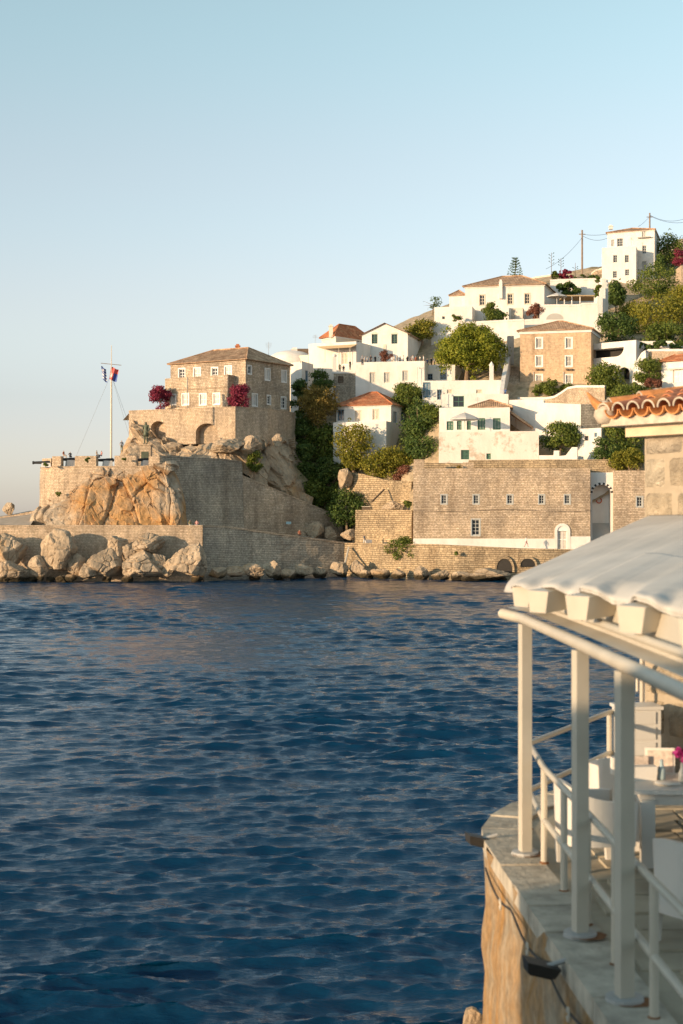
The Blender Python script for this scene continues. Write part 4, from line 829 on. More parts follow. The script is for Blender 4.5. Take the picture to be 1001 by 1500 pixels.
for i in range(n):
    t0, t1 = math.pi * i / n, math.pi * (i + 1) / n; ro, ri = r + .4, r
    pt = lambda rr, t, o: f0.pt(c + rr * math.cos(t), ztop - .3 + rr * math.sin(t), o)
    mb.poly([pt(ri, t0, .17), pt(ro, t0, .17), pt(ro, t1, .17), pt(ri, t1, .17)]); mb.poly([pt(ro, t0, .17), pt(ro, t0, 0), pt(ro, t1, 0), pt(ro, t1, .17)]); mb.poly([pt(ri, t0, .17), pt(ri, t1, .17), pt(ri, t1, -.1), pt(ri, t0, -.1)])
mb.build('door_surround', M['white'], root)
mb = MB(); mb.poly([f0.pt(c + r * math.cos(math.pi * i / n), ztop - .302 + r * math.sin(math.pi * i / n), .02) for i in range(n + 1)]); mb.build('door_head', M['wood_w'], root)
mb = MB(); a = f0.uv(610, 748); mb.tube([f0.pt(.2 + f0.L * t, a[1] - .4 * math.sin(t * 9) * .3, .06) for t in [i / 30 for i in range(31)]], .025, 4); mb.build('cable', M['iron'], root)
curved_wall('roof_parapet', 'stone_q', (606, 219), (942, 216), [(606, 673.5), (622, 673), (622.5, 678), (686, 678.5), (687, 674), (800, 673), (942, 673)], ZZ(695, 217), 'weathered stone parapet along the roof terrace of the long building', cop=None)
for px, py, wd, hh, lab in ((614, 681, 1.5, 1.6, 'tall broken chimney stub at the left corner of the roof terrace'), (686, 682, 1.6, .9, 'low stone chimney stub in the gap of the roof parapet')):
    mb = MB(); mb.box(P(px, py, 214.6), (wd, .9, hh)); solo(mb, 'chimney_stub', M['stone_l'], P(px, 690, 214.6), lab, 'chimney')
# white passage with steps
root = thing('stair_passage', 'white vaulted passage with steps and a life ring between stone walls', 'passage', P(881, 800, 212)); f0 = Face(XY(865.3, 213.2), XY(899, 213)); zt2 = ZZ(692, 213)
op = f0.rect(881.5, 740, 27, 68); mb = MB(); c = (op[0] + op[1]) / 2; r = (op[1] - op[0]) / 2; zs = ZZ(722, 213); zbm = ZZ(815, 213)
fbox(mb, f0, 0, op[0], zbm, zt2, -2, 0); fbox(mb, f0, op[1], f0.L, zbm, zt2, -2, 0); fbox(mb, f0, op[0], op[1], zs + r * .9, zt2, -2, -.001)
for sgn in (-1, 1):
    fan = [f0.pt(c + sgn * r, zs + r * .9, -.002)] + [f0.pt(c + sgn * r * math.cos(t), zs + r * .9 * math.sin(t), -.002) for t in [math.pi / 2 * i / 8 for i in range(9)]]; mb.poly(fan if sgn > 0 else fan[::-1])
fbox(mb, f0, op[0], op[1], zbm, zs + r * .9, -2.2, -2.0); mb.build('wall', M['white'], root)
for i in range(15):
    t = math.pi * (i + .5) / 15; vm = MB(); ca, sa = math.cos(t), math.sin(t); t0, t1 = t - math.pi / 30, t + math.pi / 30
    vm.poly([f0.pt(c + rr * math.cos(tt), zs + rr * .9 * math.sin(tt), .04) for rr, tt in ((r - .02, t0), (r + .35, t0), (r + .35, t1), (r - .02, t1))])
    vm.build('voussoir', M['iron' if i % 2 == 0 else 'white'], root)
for k in range(16):
    z = ZZ(806, 213) + k * .27; sm = MB(); fbox(sm, f0, op[0] + .01, op[1] - .01, z - .27, z, -1.95, 1.3 - k * .2); sm.build('step', M['grey_pl'], root)
mb = MB(); u, z = f0.uv(880, 733); cc = f0.pt(u, z, -1.88); mb.tube([cc + Vector((.38 * math.cos(t), 0, .38 * math.sin(t))) for t in [2 * math.pi * i / 18 for i in range(19)]], .09, 8); solo(mb, 'life_ring', m_plain('ring_red', (.50, .13, .06), .6), cc, 'red life ring on the back wall of the white passage', 'life ring')
q = sq((899.3, 212), (1090, 210.5), 6); house('stone_wall_block', 'stone wall with one grey window right of the white stair passage', q, zb - 1.5, ZZ(689, 212), 'stone', [(937, 735, 8, 14, WK)], cat='wall')
# ------------------------------------------------------------------ trees and shrubs
def leaf_cloud(centres, n, size, rnd, flat=.35, shell=.55):
    # centres: (centre, (rx, ry, rz), weight); leaf-sized quads through each clump's volume, denser towards its skin
    V = []; Fc = []; ws = [c[2] for c in centres]
    for _ in range(n):
        c, r, w_ = rnd.choices(centres, ws)[0]
        d = Vector((rnd.gauss(0, 1), rnd.gauss(0, 1), rnd.gauss(0, 1))).normalized(); k = shell + (1 - shell) * rnd.random(); k *= 1 + .18 * rnd.gauss(0, 1) * .6
        p = c + Vector((d.x * r[0], d.y * r[1], d.z * r[2])) * k
        nn = (d + Vector((rnd.gauss(0, .6), rnd.gauss(0, .6), rnd.gauss(.25, .6)))).normalized(); t = nn.cross(Vector((rnd.gauss(0, 1), rnd.gauss(0, 1), rnd.gauss(0, 1)))).normalized(); b = nn.cross(t); s = size * rnd.uniform(.6, 1.4)
        i = len(V); V += [p - t * s * .5, p + b * s * flat, p + t * s * .5, p - b * s * flat]; Fc.append((i, i + 1, i + 2, i + 3))
    return V, Fc
def tree(name, label, cat, box, Y, leaf, n=5000, size=.32, clumps=26, seed=1, trunk=None, depth=None, group=None, pieces=None, shape='round', cl=(.26, .42)):
    # box: picture box x0, y0, x1, y1 of the crown; trunk: picture (px, py) of its foot
    rnd = random.Random(seed); x0, y0, x1, y1 = box; a, b = P(x0, y1, Y), P(x1, y0, Y); c = (a + b) / 2; rx, rz = (b.x - a.x) / 2, (b.z - a.z) / 2; ry = depth or min(rx, 4.5)
    foot = P(*trunk, Y) if trunk else Vector((c.x, Y, a.z - .6)); root = thing(name, label, cat, foot, group); cs = []
    for k in range(clumps):
        while True:
            d = Vector((rnd.uniform(-1, 1), rnd.uniform(-1, 1), rnd.uniform(-1, 1)))
            if d.length <= 1 and (shape != 'umbrella' or d.z > -.45 + .5 * abs(d.x) * 0) and (shape != 'umbrella' or d.length > .35): break
        d = d * (d.length ** -.45); f = rnd.uniform(*cl); R = min(rx, rz) * f * 1.35
        p = c + Vector((d.x * (rx - R * .45), d.y * (ry - R * .6), d.z * (rz - R * .4))); cs.append((p, (R * rnd.uniform(1, 1.35), R, R * rnd.uniform(.7, .95)), R * R))
    for k in range(clumps // 3):      # stray sprays that break the outline
        d = Vector((rnd.gauss(0, 1), rnd.gauss(0, 1), rnd.gauss(.2, 1))).normalized() * rnd.uniform(.92, 1.12); R = min(rx, rz) * rnd.uniform(.08, .16); cs.append((c + Vector((d.x * rx, d.y * ry, d.z * rz)), (R, R, R * 1.2), R * R * .8))
    V, Fc = leaf_cloud(cs, n, size, rnd); mb = MB(); mb.v = V; mb.f = Fc; mb.m = [0] * len(Fc); mb.build('crown', M[leaf], root, uv=False)
    if n < 300: return root
    tb = MB(); r0 = max(.08, min(rx, rz) * .07); top = Vector((c.x + rnd.uniform(-.3, .3), c.y, c.z - rz * .25)); mid = foot.lerp(top, .5) + Vector((rnd.uniform(-.3, .3) * rx * .2, 0, 0))
    tb.tube([foot - Vector((0, 0, .6)), mid, top], [r0 * 1.3, r0, r0 * .7], 7)
    for p, r, _ in rnd.sample(cs, min(9, len(cs))): tb.tube([mid.lerp(top, rnd.uniform(.3, 1)), (top + p) / 2 + Vector((0, 0, -.15 * rz)), p], [r0 * .5, r0 * .35, r0 * .12], 5, cap=False)
    tb.build('trunk', M['bark'], root)
    return root
T = tree
T('umbrella_pine', 'broad umbrella pine with domed crown on the white terrace', 'tree', (636, 475, 740, 556), 247, 'leaf_pine', 26000, .34, 80, 2, (683, 557), 5.0, shape='umbrella', cl=(.18, .28))
T('shrub', 'dark bushy shrub between the mansion and the little white cube house', 'shrub', (424, 555, 452, 610), 246, 'leaf_dark', 3000, .34, 18, 3)
T('shrub', 'dark round shrub against the stone terrace block', 'shrub', (455, 540, 487, 575), 245, 'leaf_dark', 3200, .3, 18, 4)
T('olive_tree', 'golden olive coloured tree beside the red roofed cottage', 'tree', (440, 563, 492, 625), 238.5, 'leaf_gold', 6500, .32, 34, 5, (468, 640))
for k, (bx, Y, lab) in enumerate([((424, 600, 462, 665), 240, 'dark climbing shrub below the golden tree'), ((448, 618, 500, 690), 239, 'dark shrub thicket under the cottage balcony'), ((428, 650, 470, 715), 235.5, 'dark shrub hugging the grey crag'), ((458, 668, 505, 735), 235.5, 'dark shrub in the gully left of the drystone wall'), ((480, 700, 528, 757), 234.5, 'dark shrub above the low end of the sloping wall'), ((440, 700, 482, 745), 234.2, 'dark leafy shrub above the middle of the sloping wall')]):
    T('shrub', lab, 'shrub', bx, Y, 'leaf_mid' if k in (1, 4, 5) else 'leaf_dark', 5200, .36, 26, 10 + k, group='dark shrubs in the gully', depth=2.6)
T('shrub', 'leafy shrub spilling over the left end of the upper drystone wall', 'shrub', (484, 716, 534, 776), 227.6, 'leaf_dark', 4500, .32, 26, 121, None, 1.6)
T('bush', 'tall yellow green bush in front of the cottage windows', 'bush', (490, 612, 542, 688), 231.5, 'leaf_yel', 6500, .3, 34, 20, (518, 696), 2.6)
T('bush', 'wide yellow green bush on the upper drystone wall', 'bush', (528, 652, 606, 706), 228.8, 'leaf_yel', 8000, .3, 40, 21, (568, 704), 2.6)
T('bush', 'rusty dry bush hanging over the drystone wall end', 'bush', (575, 680, 606, 708), 227, 'leaf_rust', 1800, .26, 14, 22, (592, 706), 1.6)
T('tree', 'grey green tree in front of the white terrace house', 'tree', (572, 558, 622, 610), 241, 'leaf_mid', 6000, .32, 32, 23, (600, 622))
T('tree', 'tall dark green tree right of the cottage', 'tree', (586, 582, 644, 680), 234.5, 'leaf_dark', 9000, .36, 46, 24, (618, 690), 3.5)
T('shrub', 'dark shrub at the foot of the tall dark tree beside the peeling house', 'shrub', (594, 635, 645, 690), 229, 'leaf_dark', 5200, .34, 28, 124, (620, 694), 2.6)
T('tree', 'small leafy tree above the dark tree beside the shuttered house', 'tree', (618, 590, 648, 630), 233, 'leaf_mid', 2800, .3, 18, 25, (634, 640), 2)
T('quay_tree', 'small round tree with bare trunk on the quay wall', 'tree', (566, 788, 618, 820), 214, 'leaf_mid', 3600, .24, 24, 26, (594, 838), 1.8)
T('shrub', 'leafy garden shrub beside the peeling white house', 'shrub', (792, 617, 852, 664), 222.5, 'leaf_mid', 6500, .3, 32, 27, (820, 675), 2.6)
T('shrub', 'dark shrub next to the small white outbuilding', 'shrub', (868, 640, 905, 680), 217.5, 'leaf_dark', 3200, .3, 20, 28, (886, 688), 2)
T('tree', 'green garden tree behind the foreground eaves', 'tree', (884, 610, 944, 680), 219.5, 'leaf_mid', 7000, .3, 36, 29, (915, 690), 3)
T('shrub', 'yellow green shrub above the wall right of the stair passage', 'shrub', (893, 655, 946, 691), 215.5, 'leaf_yel', 4200, .28, 24, 30, (925, 694), 1.8)
T('tree', 'dense round tree in front of the arcaded white building', 'tree', (861, 531, 914, 582), 238.5, 'leaf_mid', 6500, .3, 34, 31, (886, 592), 3.5)
T('shrub', 'bright shrub at the foot of the brown house', 'shrub', (783, 556, 841, 584), 240.5, 'leaf_mid', 4500, .28, 26, 32, (812, 590), 1.6)
T('shrub', 'small shrub left of the bright shrub at the brown house', 'shrub', (779, 568, 790, 583), 240.2, 'leaf_mid', 800, .24, 8, 33, None, .8)
T('tree', 'leafy tree below the curved garden steps', 'tree', (892, 562, 962, 600), 229, 'leaf_mid', 6000, .3, 34, 34, (925, 606), 3)
T('shrub', 'green and rust climber by the red roofed villa terrace', 'shrub', (930, 522, 972, 566), 231, 'leaf_mid', 3500, .28, 24, 35, None, 1.6)
T('flower_bush', 'rust red flowering bush on the white ledge of the villa', 'bush', (944, 553, 970, 571), 228.6, 'leaf_rust', 1800, .24, 12, 36, None, 1)
for k, (bx, Y, leaf, lab) in enumerate([((876, 455, 938, 502), 255, 'leaf_dark', 'dark shrub thicket above the arcaded white building'), ((918, 388, 994, 436), 284, 'leaf_mid', 'rounded green tree below the top house'), ((922, 425, 1004, 505), 262, 'leaf_yel', 'large yellow green tree on the right hillside'), ((905, 440, 950, 478), 270, 'leaf_yel', 'sparse yellow shrub on the scrubby slope'), ((975, 415, 1040, 480), 266, 'leaf_yel', 'yellow green tree at the stone gable'), ((960, 338, 1012, 402), 310, 'leaf_mid', 'tall green tree right of the top house'), ((890, 410, 915, 450), 276, 'leaf_dark', 'dark shrub beside the white pier wall'), ((928, 500, 1000, 515), 243, 'leaf_dark', 'dark hedge above the low white garden wall'), ((940, 470, 1030, 520), 252, 'leaf_mid', 'green tree behind the rubble wall of the villa'), ((960, 372, 975, 400), 300, 'leaf_dark', 'narrow dark cypress right of the top house')]):
    T('tree' if k not in (0, 3, 6, 7) else 'shrub', lab, 'tree' if k not in (0, 3, 6, 7) else 'shrub', bx, Y, leaf, 6500 if k in (2, 4, 8) else 4500, .36, 34, 40 + k, group='greenery on the right hillside')
T('flower_bush', 'pink bougainvillea bush at the stone gable right of the top house', 'bush', (984, 362, 1010, 392), 300, 'leaf_pink', 1800, .3, 14, 60, None, 1.6)
mb = MB(); a = P(994, 392, 296); mb.box((a.x + 2.5, a.y, a.z - 6), (5, 5, 12)); solo(mb, 'stone_gable', M['stone_l'], a - Vector((0, 0, 12)), 'rubble gable wall behind the yellow green tree', 'wall')
T('shrub', 'round dark green shrub left below the manor windows', 'shrub', (704, 444, 732, 471), 266.5, 'leaf_mid', 3000, .3, 16, 61, None, 1.6)
T('shrub', 'pale green shrub beside the round dark shrub of the manor', 'shrub', (724, 455, 746, 471), 266.2, 'leaf_dark', 1800, .28, 12, 62, None, 1.3)
T('flower_bush', 'faded red bougainvillea on the manor terrace', 'bush', (773, 445, 802, 468), 265.8, 'leaf_rust', 2600, .28, 16, 63, None, 1.4)
T('palm_shrub', 'dark spiky shrub in front of the white garden wall by the manor', 'shrub', (815, 413, 850, 433), 280, 'leaf_dark', 2600, .42, 16, 64, None, 1.6)
T('cypress', 'slim green climber on the tall white pier wall', 'shrub', (871, 402, 883, 445), 266, 'leaf_mid', 1800, .28, 14, 65, None, 1)
T('flower_bush', 'pink flowering bush on the skyline left of the ridge pole', 'bush', (816, 395, 842, 410), 306, 'leaf_pink', 1800, .3, 12, 66, None, 1.4)
T('shrub', 'green hedge on the skyline beside the pink bush', 'shrub', (838, 402, 884, 411), 304, 'leaf_dark', 1800, .3, 14, 67, None, 1.2)
T('shrub', 'small yellow green bush on the skyline left of the pink bush', 'shrub', (806, 397, 820, 412), 306, 'leaf_mid', 900, .3, 8, 68, None, 1.2)
T('hedge', 'trailing hedge left of the low white outbuilding', 'hedge', (592, 468, 644, 497), 264, 'leaf_yel', 4000, .32, 26, 69, None, 1.6)
T('shrub', 'sparse grey shrub on the bare ridge left of the manor', 'shrub', (620, 432, 648, 452), 285, 'leaf_dark', 350, .3, 10, 70, (634, 458), 1.4)
T('bougainvillea', 'crimson bougainvillea at the left corner of the mansion terrace', 'bush', (221, 562, 250, 604), 232.4, 'leaf_pink', 3600, .26, 20, 71, (237, 598), 1.5)
T('bougainvillea', 'crimson bougainvillea at the right corner of the mansion terrace storey', 'bush', (336, 562, 367, 602), 226.6, 'leaf_pink', 3600, .26, 20, 72, (352, 598), 1.5)
T('shrub', 'small green bush growing from the rock behind the grey wall', 'shrub', (362, 658, 386, 692), 223.6, 'leaf_mid', 2200, .26, 14, 73, (372, 700), 1.2)
T('shrub', 'little green shrub at the ledge above the lower drystone wall', 'shrub', (588, 732, 602, 746), 219.6, 'leaf_mid', 700, .22, 7, 74, None, .7)
T('flower_arch', 'arch of pale pink flowers on the wedding terrace', 'flowers', (555, 513, 575, 529), 250, 'leaf_rust', 1400, .22, 12, 75, None, .6)
T('shrub', 'low cactus clump on the long white wall below the manor', 'shrub', (662, 458, 676, 474), 266.6, 'leaf_mid', 500, .26, 7, 76, None, .6)
for k, (px, py, Y, lab) in enumerate([(673, 686, 213.8, 'dry tuft of grass on the roof terrace of the long building'), (669, 812, 209.2, 'green tuft growing from the ochre quay wall'), (129, 673, 212.2, 'green tuft on the parapet merlon of the bastion'), (181, 673, 211.3, 'round green tuft at the foot of the flagpole parapet'), (86, 722, 213.2, 'green tuft growing low on the round bastion wall'), (67, 681, 213.2, 'green tuft under the protruding cannon of the bastion')]):
    T('grass_tuft', lab, 'plant', (px - 4, py - 4, px + 4, py + 4.5), Y - .2, 'leaf_mid' if k else 'leaf_gold', 260, .2, 5, 80 + k, None, .4)
# tiered araucaria on the skyline
root = thing('araucaria', 'slim tiered conifer standing behind the manor roof', 'tree', P(755, 412, 300)); mb = MB(); a, b = P(755, 420, 300), P(755, 379, 300); mb.tube([a, b], [.16, .05], 6); mb.build('trunk', M['bark'], root)
V, Fc = [], []; rnd = random.Random(9)
for k in range(7):
    z = a.z + (b.z - a.z) * (.42 + .56 * k / 6); L = 1.7 - .2 * k
    for j in range(7):
        t = 2 * math.pi * j / 7 + k; v, f = leaf_cloud([(Vector((a.x + L * math.cos(t) * s, a.y + L * math.sin(t) * s, z + .3 * s * s)), (.22, .22, .12), 1) for s in (.3, .6, .9, 1)], 22, .22, rnd); Fc += [tuple(i + len(V) for i in q_) for q_ in f]; V += v
mb = MB(); mb.v = V; mb.f = Fc; mb.m = [0] * len(Fc); mb.build('crown', M['leaf_dark'], root, uv=False)
for k, (px, yt, yb, Y) in enumerate([(808, 370, 408, 305), (822, 378, 408, 306), (843, 385, 408, 306)]):
    t = thing('agave_stalk', ['tall branching agave stalk behind the manor roof edge', 'thin agave stalk beside the tall branching one', 'short agave stalk near the ridge pole'][k], 'plant', P(px, yb, Y)); mb = MB(); a, b = P(px, yb, Y), P(px, yt, Y); mb.tube([a, b], [.07, .04], 5); mb.build('stem', M['bark'], t)
    mb = MB()
    for j in range(7 if k < 2 else 3):
        z = a.z + (b.z - a.z) * (.55 + .45 * j / 7); s = (-1) ** j; mb.tube([(a.x, a.y, z), (a.x + s * .5, a.y, z + .2)], .03, 4); mb.lathe((a.x + s * .5, a.y, z + .2), [(.02, 0), (.14, .1), (.02, .2)], 5)
    mb.build('flower_head', M['leaf_dark'], t)
# ------------------------------------------------------------------ round bastion with cannon, flagpole and statue
zf = ZZ(684, 213.5); c0 = XY(112, 219.6); R0 = 5.4
arc = [c0 + Vector((R0 * math.cos(t), R0 * math.sin(t))) for t in [math.radians(150 + 120 * i / 14) for i in range(15)]]
line = arc + [XY(150, 213.2), XY(200, 212.2), XY(234, 211.1)]
ribbon_wall('bastion_wall', 'stone_l', [(p, QZ_L, zf) for p in line], 'round pale bastion wall of squared stones above the ochre rock', cop_t=.12, thick=.9)
mb = MB(); mb.poly([(p.x, p.y, zf - .05) for p in line] + [tuple(P(262, 684, 217).xy) + (zf - .05,), tuple(XY(300, 226)) + (zf - .05,), tuple(XY(180, 236)) + (zf - .05,), tuple(XY(70, 230)) + (zf - .05,)]); struct(mb.build('bastion_platform', M['paving'], None))
def px_of(p): return CX + p.x / p.y * F
def on_line(px):
    for a, b in zip(line[:-1], line[1:]):
        pa, pb = px_of(a), px_of(b)
        if pa <= px <= pb and pb > pa: return a.lerp(b, (px - pa) / (pb - pa))
    return line[-1]
for k, (a, b, yt, lab) in enumerate([(62, 75, 672, 'low curved merlon above the cannon pointing out to sea'), (76.5, 89.5, 668.5, 'narrow bastion merlon between two cannon'), (110, 141, 668, 'wide bastion merlon below the two lounging people'), (168, 200, 667.5, 'bastion merlon right of the flagpole'), (218, 234, 668.5, 'end merlon of the bastion next to the tall grey wall')]):
    n = 5; ps = [on_line(a + (b - a) * i / n) for i in range(n + 1)]; mb = MB(); inn = []
    for i, p in enumerate(ps):
        t = (ps[min(i + 1, n)] - ps[max(i - 1, 0)]).normalized(); inn.append(p + Vector((-t.y, t.x)) * .95)
    mb.prism([p for p in ps] + inn[::-1], zf + .13, ZZ(yt, ps[0].y)); o = solo(mb, 'merlon', M['stone_l'], (ps[0].x, ps[0].y, zf), lab, 'parapet', 'merlons of the bastion')
def cannon(px, py, Y, az, lab, L=3.0):
    p = P(px, py, Y); d = Vector((math.cos(az), math.sin(az), -.02)); root = thing('cannon', lab, 'cannon', Vector((p.x, p.y, zf)), 'cannon on the bastion'); mb = MB()
    mb.tube([p - d * L * .5, p - d * L * .45, p - d * L * .1, p - d * L * .1, p + d * L * .42, p + d * L * .43, p + d * L * .5], [.12, .3, .27, .24, .19, .25, .24], 12); mb.build('barrel', M['iron'], root, smooth=False)
    mb = MB(); mb.box((p - d * .5 - Vector((0, 0, (p.z - zf) / 2 + .05))), (1.3, .8, max(.4, p.z - zf - .1)), az, taper=1.15); mb.build('carriage', M['white'], root)
cannon(63.5, 677.5, 215.4, math.pi + .05, 'cannon whose muzzle juts out over the left edge of the bastion', 3.2)
cannon(99, 673, 215.6, math.radians(205), 'cannon in the gap between the narrow and the wide merlon')
cannon(153, 674, 214.8, math.radians(200), 'cannon beside the foot of the flagpole')
cannon(210, 673.5, 213.6, math.radians(215), 'cannon in front of the bronze statue pedestal')
# flagpole
Yf = 216.0; root = thing('flagpole', 'tall pale flagpole with crossbar on the bastion', 'flagpole', Vector((XY(163, Yf).x, Yf, zf)))
a = Vector((XY(163, Yf).x, Yf, zf)); b = P(163.5, 506, Yf); mb = MB(); mb.tube([a, a.lerp(b, .75), a.lerp(b, .78), b], [.17, .13, .08, .05], 8); mb.build('mast', M['wood_t'], root)
mb = MB(); mb.tube([P(148, 532, Yf), P(178, 535, Yf)], .05, 6); mb.build('crossbar', M['pole'], root)
for k, (px, py) in enumerate([(112, 668), (205, 667), (190, 640)]): mb = MB(); mb.tube([P(163, 548, Yf), P(px, py, Yf + (2, 3, 6)[k])], .018, 4); mb.build('stay', M['metal_g'], root)
blue = m_plain('flag_blue', (.07, .12, .36), .8, .05); red = m_plain('flag_red', (.62, .12, .10), .8, .08); wht = CL['white']
def flag(name, lab, x0, y0, x1, y1, kind):
    mb = MB(); nu, nv = 18, 18; c = {}
    def g(u, v):
        px = x0 + (x1 - x0) * (u * .75 + v * .25 if kind == 'g' else u * .8 + (1 - v) * .2); py = y0 + (y1 - y0) * (v * .8 + u * .2); p = P(px, py, Yf); return p + Vector((0, .22 * math.sin(u * 9 + v * 2), .05 * math.sin(u * 7)))
    mb.grid(g, nu, nv, flip=True)
    for j in range(nv):
        for i in range(nu):
            if kind == 'g': st = int(j / nv * 9) % 2; m = st; m = (1 if (2 <= i < 4 or 4 <= j < 6) else 0) if (i < 7 and j < 10) else m
            else: m = 1 if (i > 8 and j > 6) else 0; m = 2 if (i in (4, 5) and 8 < j < 14) else m
            mb.m[j * nu + i] = m
    o = solo(mb, name, [blue, wht] if kind == 'g' else [red, blue, wht], P(x0, y0, Yf), lab, 'flag'); o.modifiers.new('thickness', 'SOLIDIFY').thickness = .02
flag('striped_flag', 'blue and white striped flag with a cross hanging limp from the crossbar', 148.5, 536, 157.5, 561, 'g')
flag('red_flag', 'red flag with a blue field hanging from the mast of the bastion', 160, 537, 174, 560, 'r')

# ------------------------------------------------------------------ people
def person_mesh(pose):
    me = bpy.data.meshes.new('person'); o = bpy.data.objects.new('person_tmp', me); col.objects.link(o)
    V, E, Rr = [], [], []
    def add(p, r, par=None):
        V.append(p); Rr.append(r); i = len(V) - 1
        if par is not None: E.append((par, i))
        return i
    sit = pose == 'sit'; hz = .95 if not sit else .12
    pel = add((0, 0, hz), (.155, .115)); w_ = add((0, -.01, hz + .2), (.13, .095), pel); ch = add((0, 0, hz + .42), (.165, .115), w_); nk = add((0, 0, hz + .56), (.06, .06), ch); hb = add((0, -.015, hz + .64), (.082, .095), nk); hd = add((0, -.015, hz + .74), (.078, .092), hb)
    for s in (-1, 1):
        sh = add((s * .2, 0, hz + .47), (.062, .062), ch)
        if pose == 'walk': el = add((s * .25, .1 * s, hz + .2), (.045, .045), sh); wr = add((s * .25, .02 * s - .12, hz - .02), (.033, .033), el)
        elif sit: el = add((s * .27, .05, hz + .22), (.045, .045), sh); wr = add((s * .16, -.2, hz + .12), (.033, .033), el)
        else: el = add((s * .27, .03, hz + .2), (.045, .045), sh); wr = add((s * .25, -.1, hz - .02), (.033, .033), el)
        h = wr; add((V[wr][0], V[wr][1] - .03, V[wr][2] - .1), (.035, .022), h)
        hp = add((s * .1, 0, hz - .07), (.095, .1), pel)
        if sit: kn = add((s * .12, -.42, hz + .02), (.065, .065), hp); an = add((s * .12, -.46, hz - .4), (.042, .045), kn)
        elif pose == 'walk': kn = add((s * .1, -.1 - .12 * s, .5), (.065, .065), hp); an = add((s * .1, .02 - .28 * s, .09), (.042, .045), kn)
        else: kn = add((s * .11, -.02, .5), (.065, .065), hp); an = add((s * .12, 0, .09), (.042, .045), kn)
        add((V[an][0], V[an][1] - .14, V[an][2] - .05), (.04, .03), an)
    me.from_pydata(V, E, []); md = o.modifiers.new('s', 'SKIN'); md.use_smooth_shade = True
    for i, r in enumerate(Rr): me.skin_vertices[0].data[i].radius = r
    me.skin_vertices[0].data[0].use_root = True
    o.modifiers.new('d', 'SUBSURF').levels = 1
    dg = bpy.context.evaluated_depsgraph_get(); m2 = bpy.data.meshes.new_from_object(o.evaluated_get(dg)); bpy.data.objects.remove(o); m2.name = 'person_' + pose
    m2.materials.clear()
    for _ in range(4): m2.materials.append(M['skin'])
    for p in m2.polygons:
        c = p.center; z = c.z - hz; p.use_smooth = True
        if z > .62: i = 1 if (c.y > -.03 or z > .78) else 0
        elif z > .53: i = 0
        elif abs(c.x) > .19 and z < .22 and not (sit and z < -.03): i = 0
        elif z > .02: i = 2
        else: i = 3 if (c.z > .13 or sit) else 1
        p.material_index = i
    return m2
PM = {k: person_mesh(k) for k in ('stand', 'sit', 'walk')}
def person(px, py_foot, Y, pose, top, bottom, lab, rz=0.0, h=1.7, group=None, hair='hair', zoff=None):
    o = bpy.data.objects.new('person', PM[pose]); col.objects.link(o); p = P(px, py_foot, Y); o.location = p; o.rotation_euler = (0, 0, rz); s = h / 1.8; o.scale = (s, s, s)
    for i, m in enumerate((M['skin'], M[hair], CL[top], CL[bottom])):
        if i: o.material_slots[i].link = 'OBJECT'; o.material_slots[i].material = m
    return tag(o, lab, 'person', group)
person(93.5, 668, 215, 'sit', 'rust', 'beige', 'dark haired person sitting on the bastion gap above a cannon', 1.2)
person(103, 669.5, 217, 'sit', 'black', 'black', 'person whose head just shows behind the bastion parapet', .5)
person(142, 667.5, 214, 'sit', 'beige', 'black', 'person lounging on the wide bastion merlon', 1.4); person(149, 668, 214.2, 'sit', 'pink', 'grey', 'person leaning back beside the lounging companion on the merlon', -1.0)
person(178.5, 663, 219, 'stand', 'grey', 'olive', 'person in grey standing on the bastion left of the bronze statue', .6, 2.0)
person(278.5, 770, 207.2, 'sit', 'olive', 'white', 'person in olive sitting on the sunlit quay wall end', .6); person(288.5, 770, 207.3, 'sit', 'pink', 'white', 'person in pale pink top sitting beside the companion in olive', -.3)
person(439, 784, 216.0, 'sit', 'rust', 'black', 'dark haired person in rust top sitting on the sloping quay wall', .3)
person(771, 801.5, 209.3, 'walk', 'white', 'pink', 'person in white top walking past the long stone building', 1.3)
person(534, 798.5, 219, 'walk', 'grey', 'white', 'person in pale clothes on the promenade pushing a handcart', .8)
mb = MB(); p = P(538, 798, 219); mb.box(p + Vector((.3, 0, .55)), (.9, .5, .5)); mb.lathe(p + Vector((.1, 0, 0)), [(.02, 0), (.2, .02), (.2, .3)], 8); mb.tube([p + Vector((-.1, 0, .75)), p + Vector((-.5, 0, 1.0))], .03, 5); mb.tube([p + Vector((.6, 0, 0)), p + Vector((.6, 0, .4))], .06, 6); solo(mb, 'handcart', CL['grey'], p, 'small grey handcart pushed along the promenade', 'cart')
person(740.5, 583, 236, 'stand', 'blue', 'navy', 'person in blue at the foot of the white flank wall of the stairway', 0)
zt_ = ZZ(529.5, 245); rnd = random.Random(12)
outs = [('black', 'black', 'in black'), ('white', 'beige', 'in a white shirt'), ('grey', 'black', 'in grey'), ('cream', 'cream', 'in cream'), ('navy', 'navy', 'in a navy suit'), ('pink', 'pink', 'in pink'), ('white', 'navy', 'in white shirt and navy trousers'), ('rust', 'rust', 'in rust'), ('beige', 'white', 'in beige')]
for k, (px, o_) in enumerate([(531, 2), (534.5, 1), (538.5, 6), (543.5, 0), (549.8, 0), (575, 1), (577.5, 3), (582, 8), (586.3, 0), (591, 6), (597, 0), (601.5, 5), (605.5, 1), (609.5, 7), (615.5, 3), (620.8, 1), (603.5, 2), (626, 4), (632, 0), (637, 2)]):
    t, b, w_ = outs[o_]; Y = 246.2 + (k % 3) * .7 + (3 if px > 624 else 0); p = person(px, 529, Y, 'stand', t, b, 'wedding guest ' + w_ + ' on the white terrace below the gabled house', rnd.uniform(-2, 2), rnd.uniform(1.62, 1.85), 'wedding guests ' + w_); p.location.z = zt_ - .45
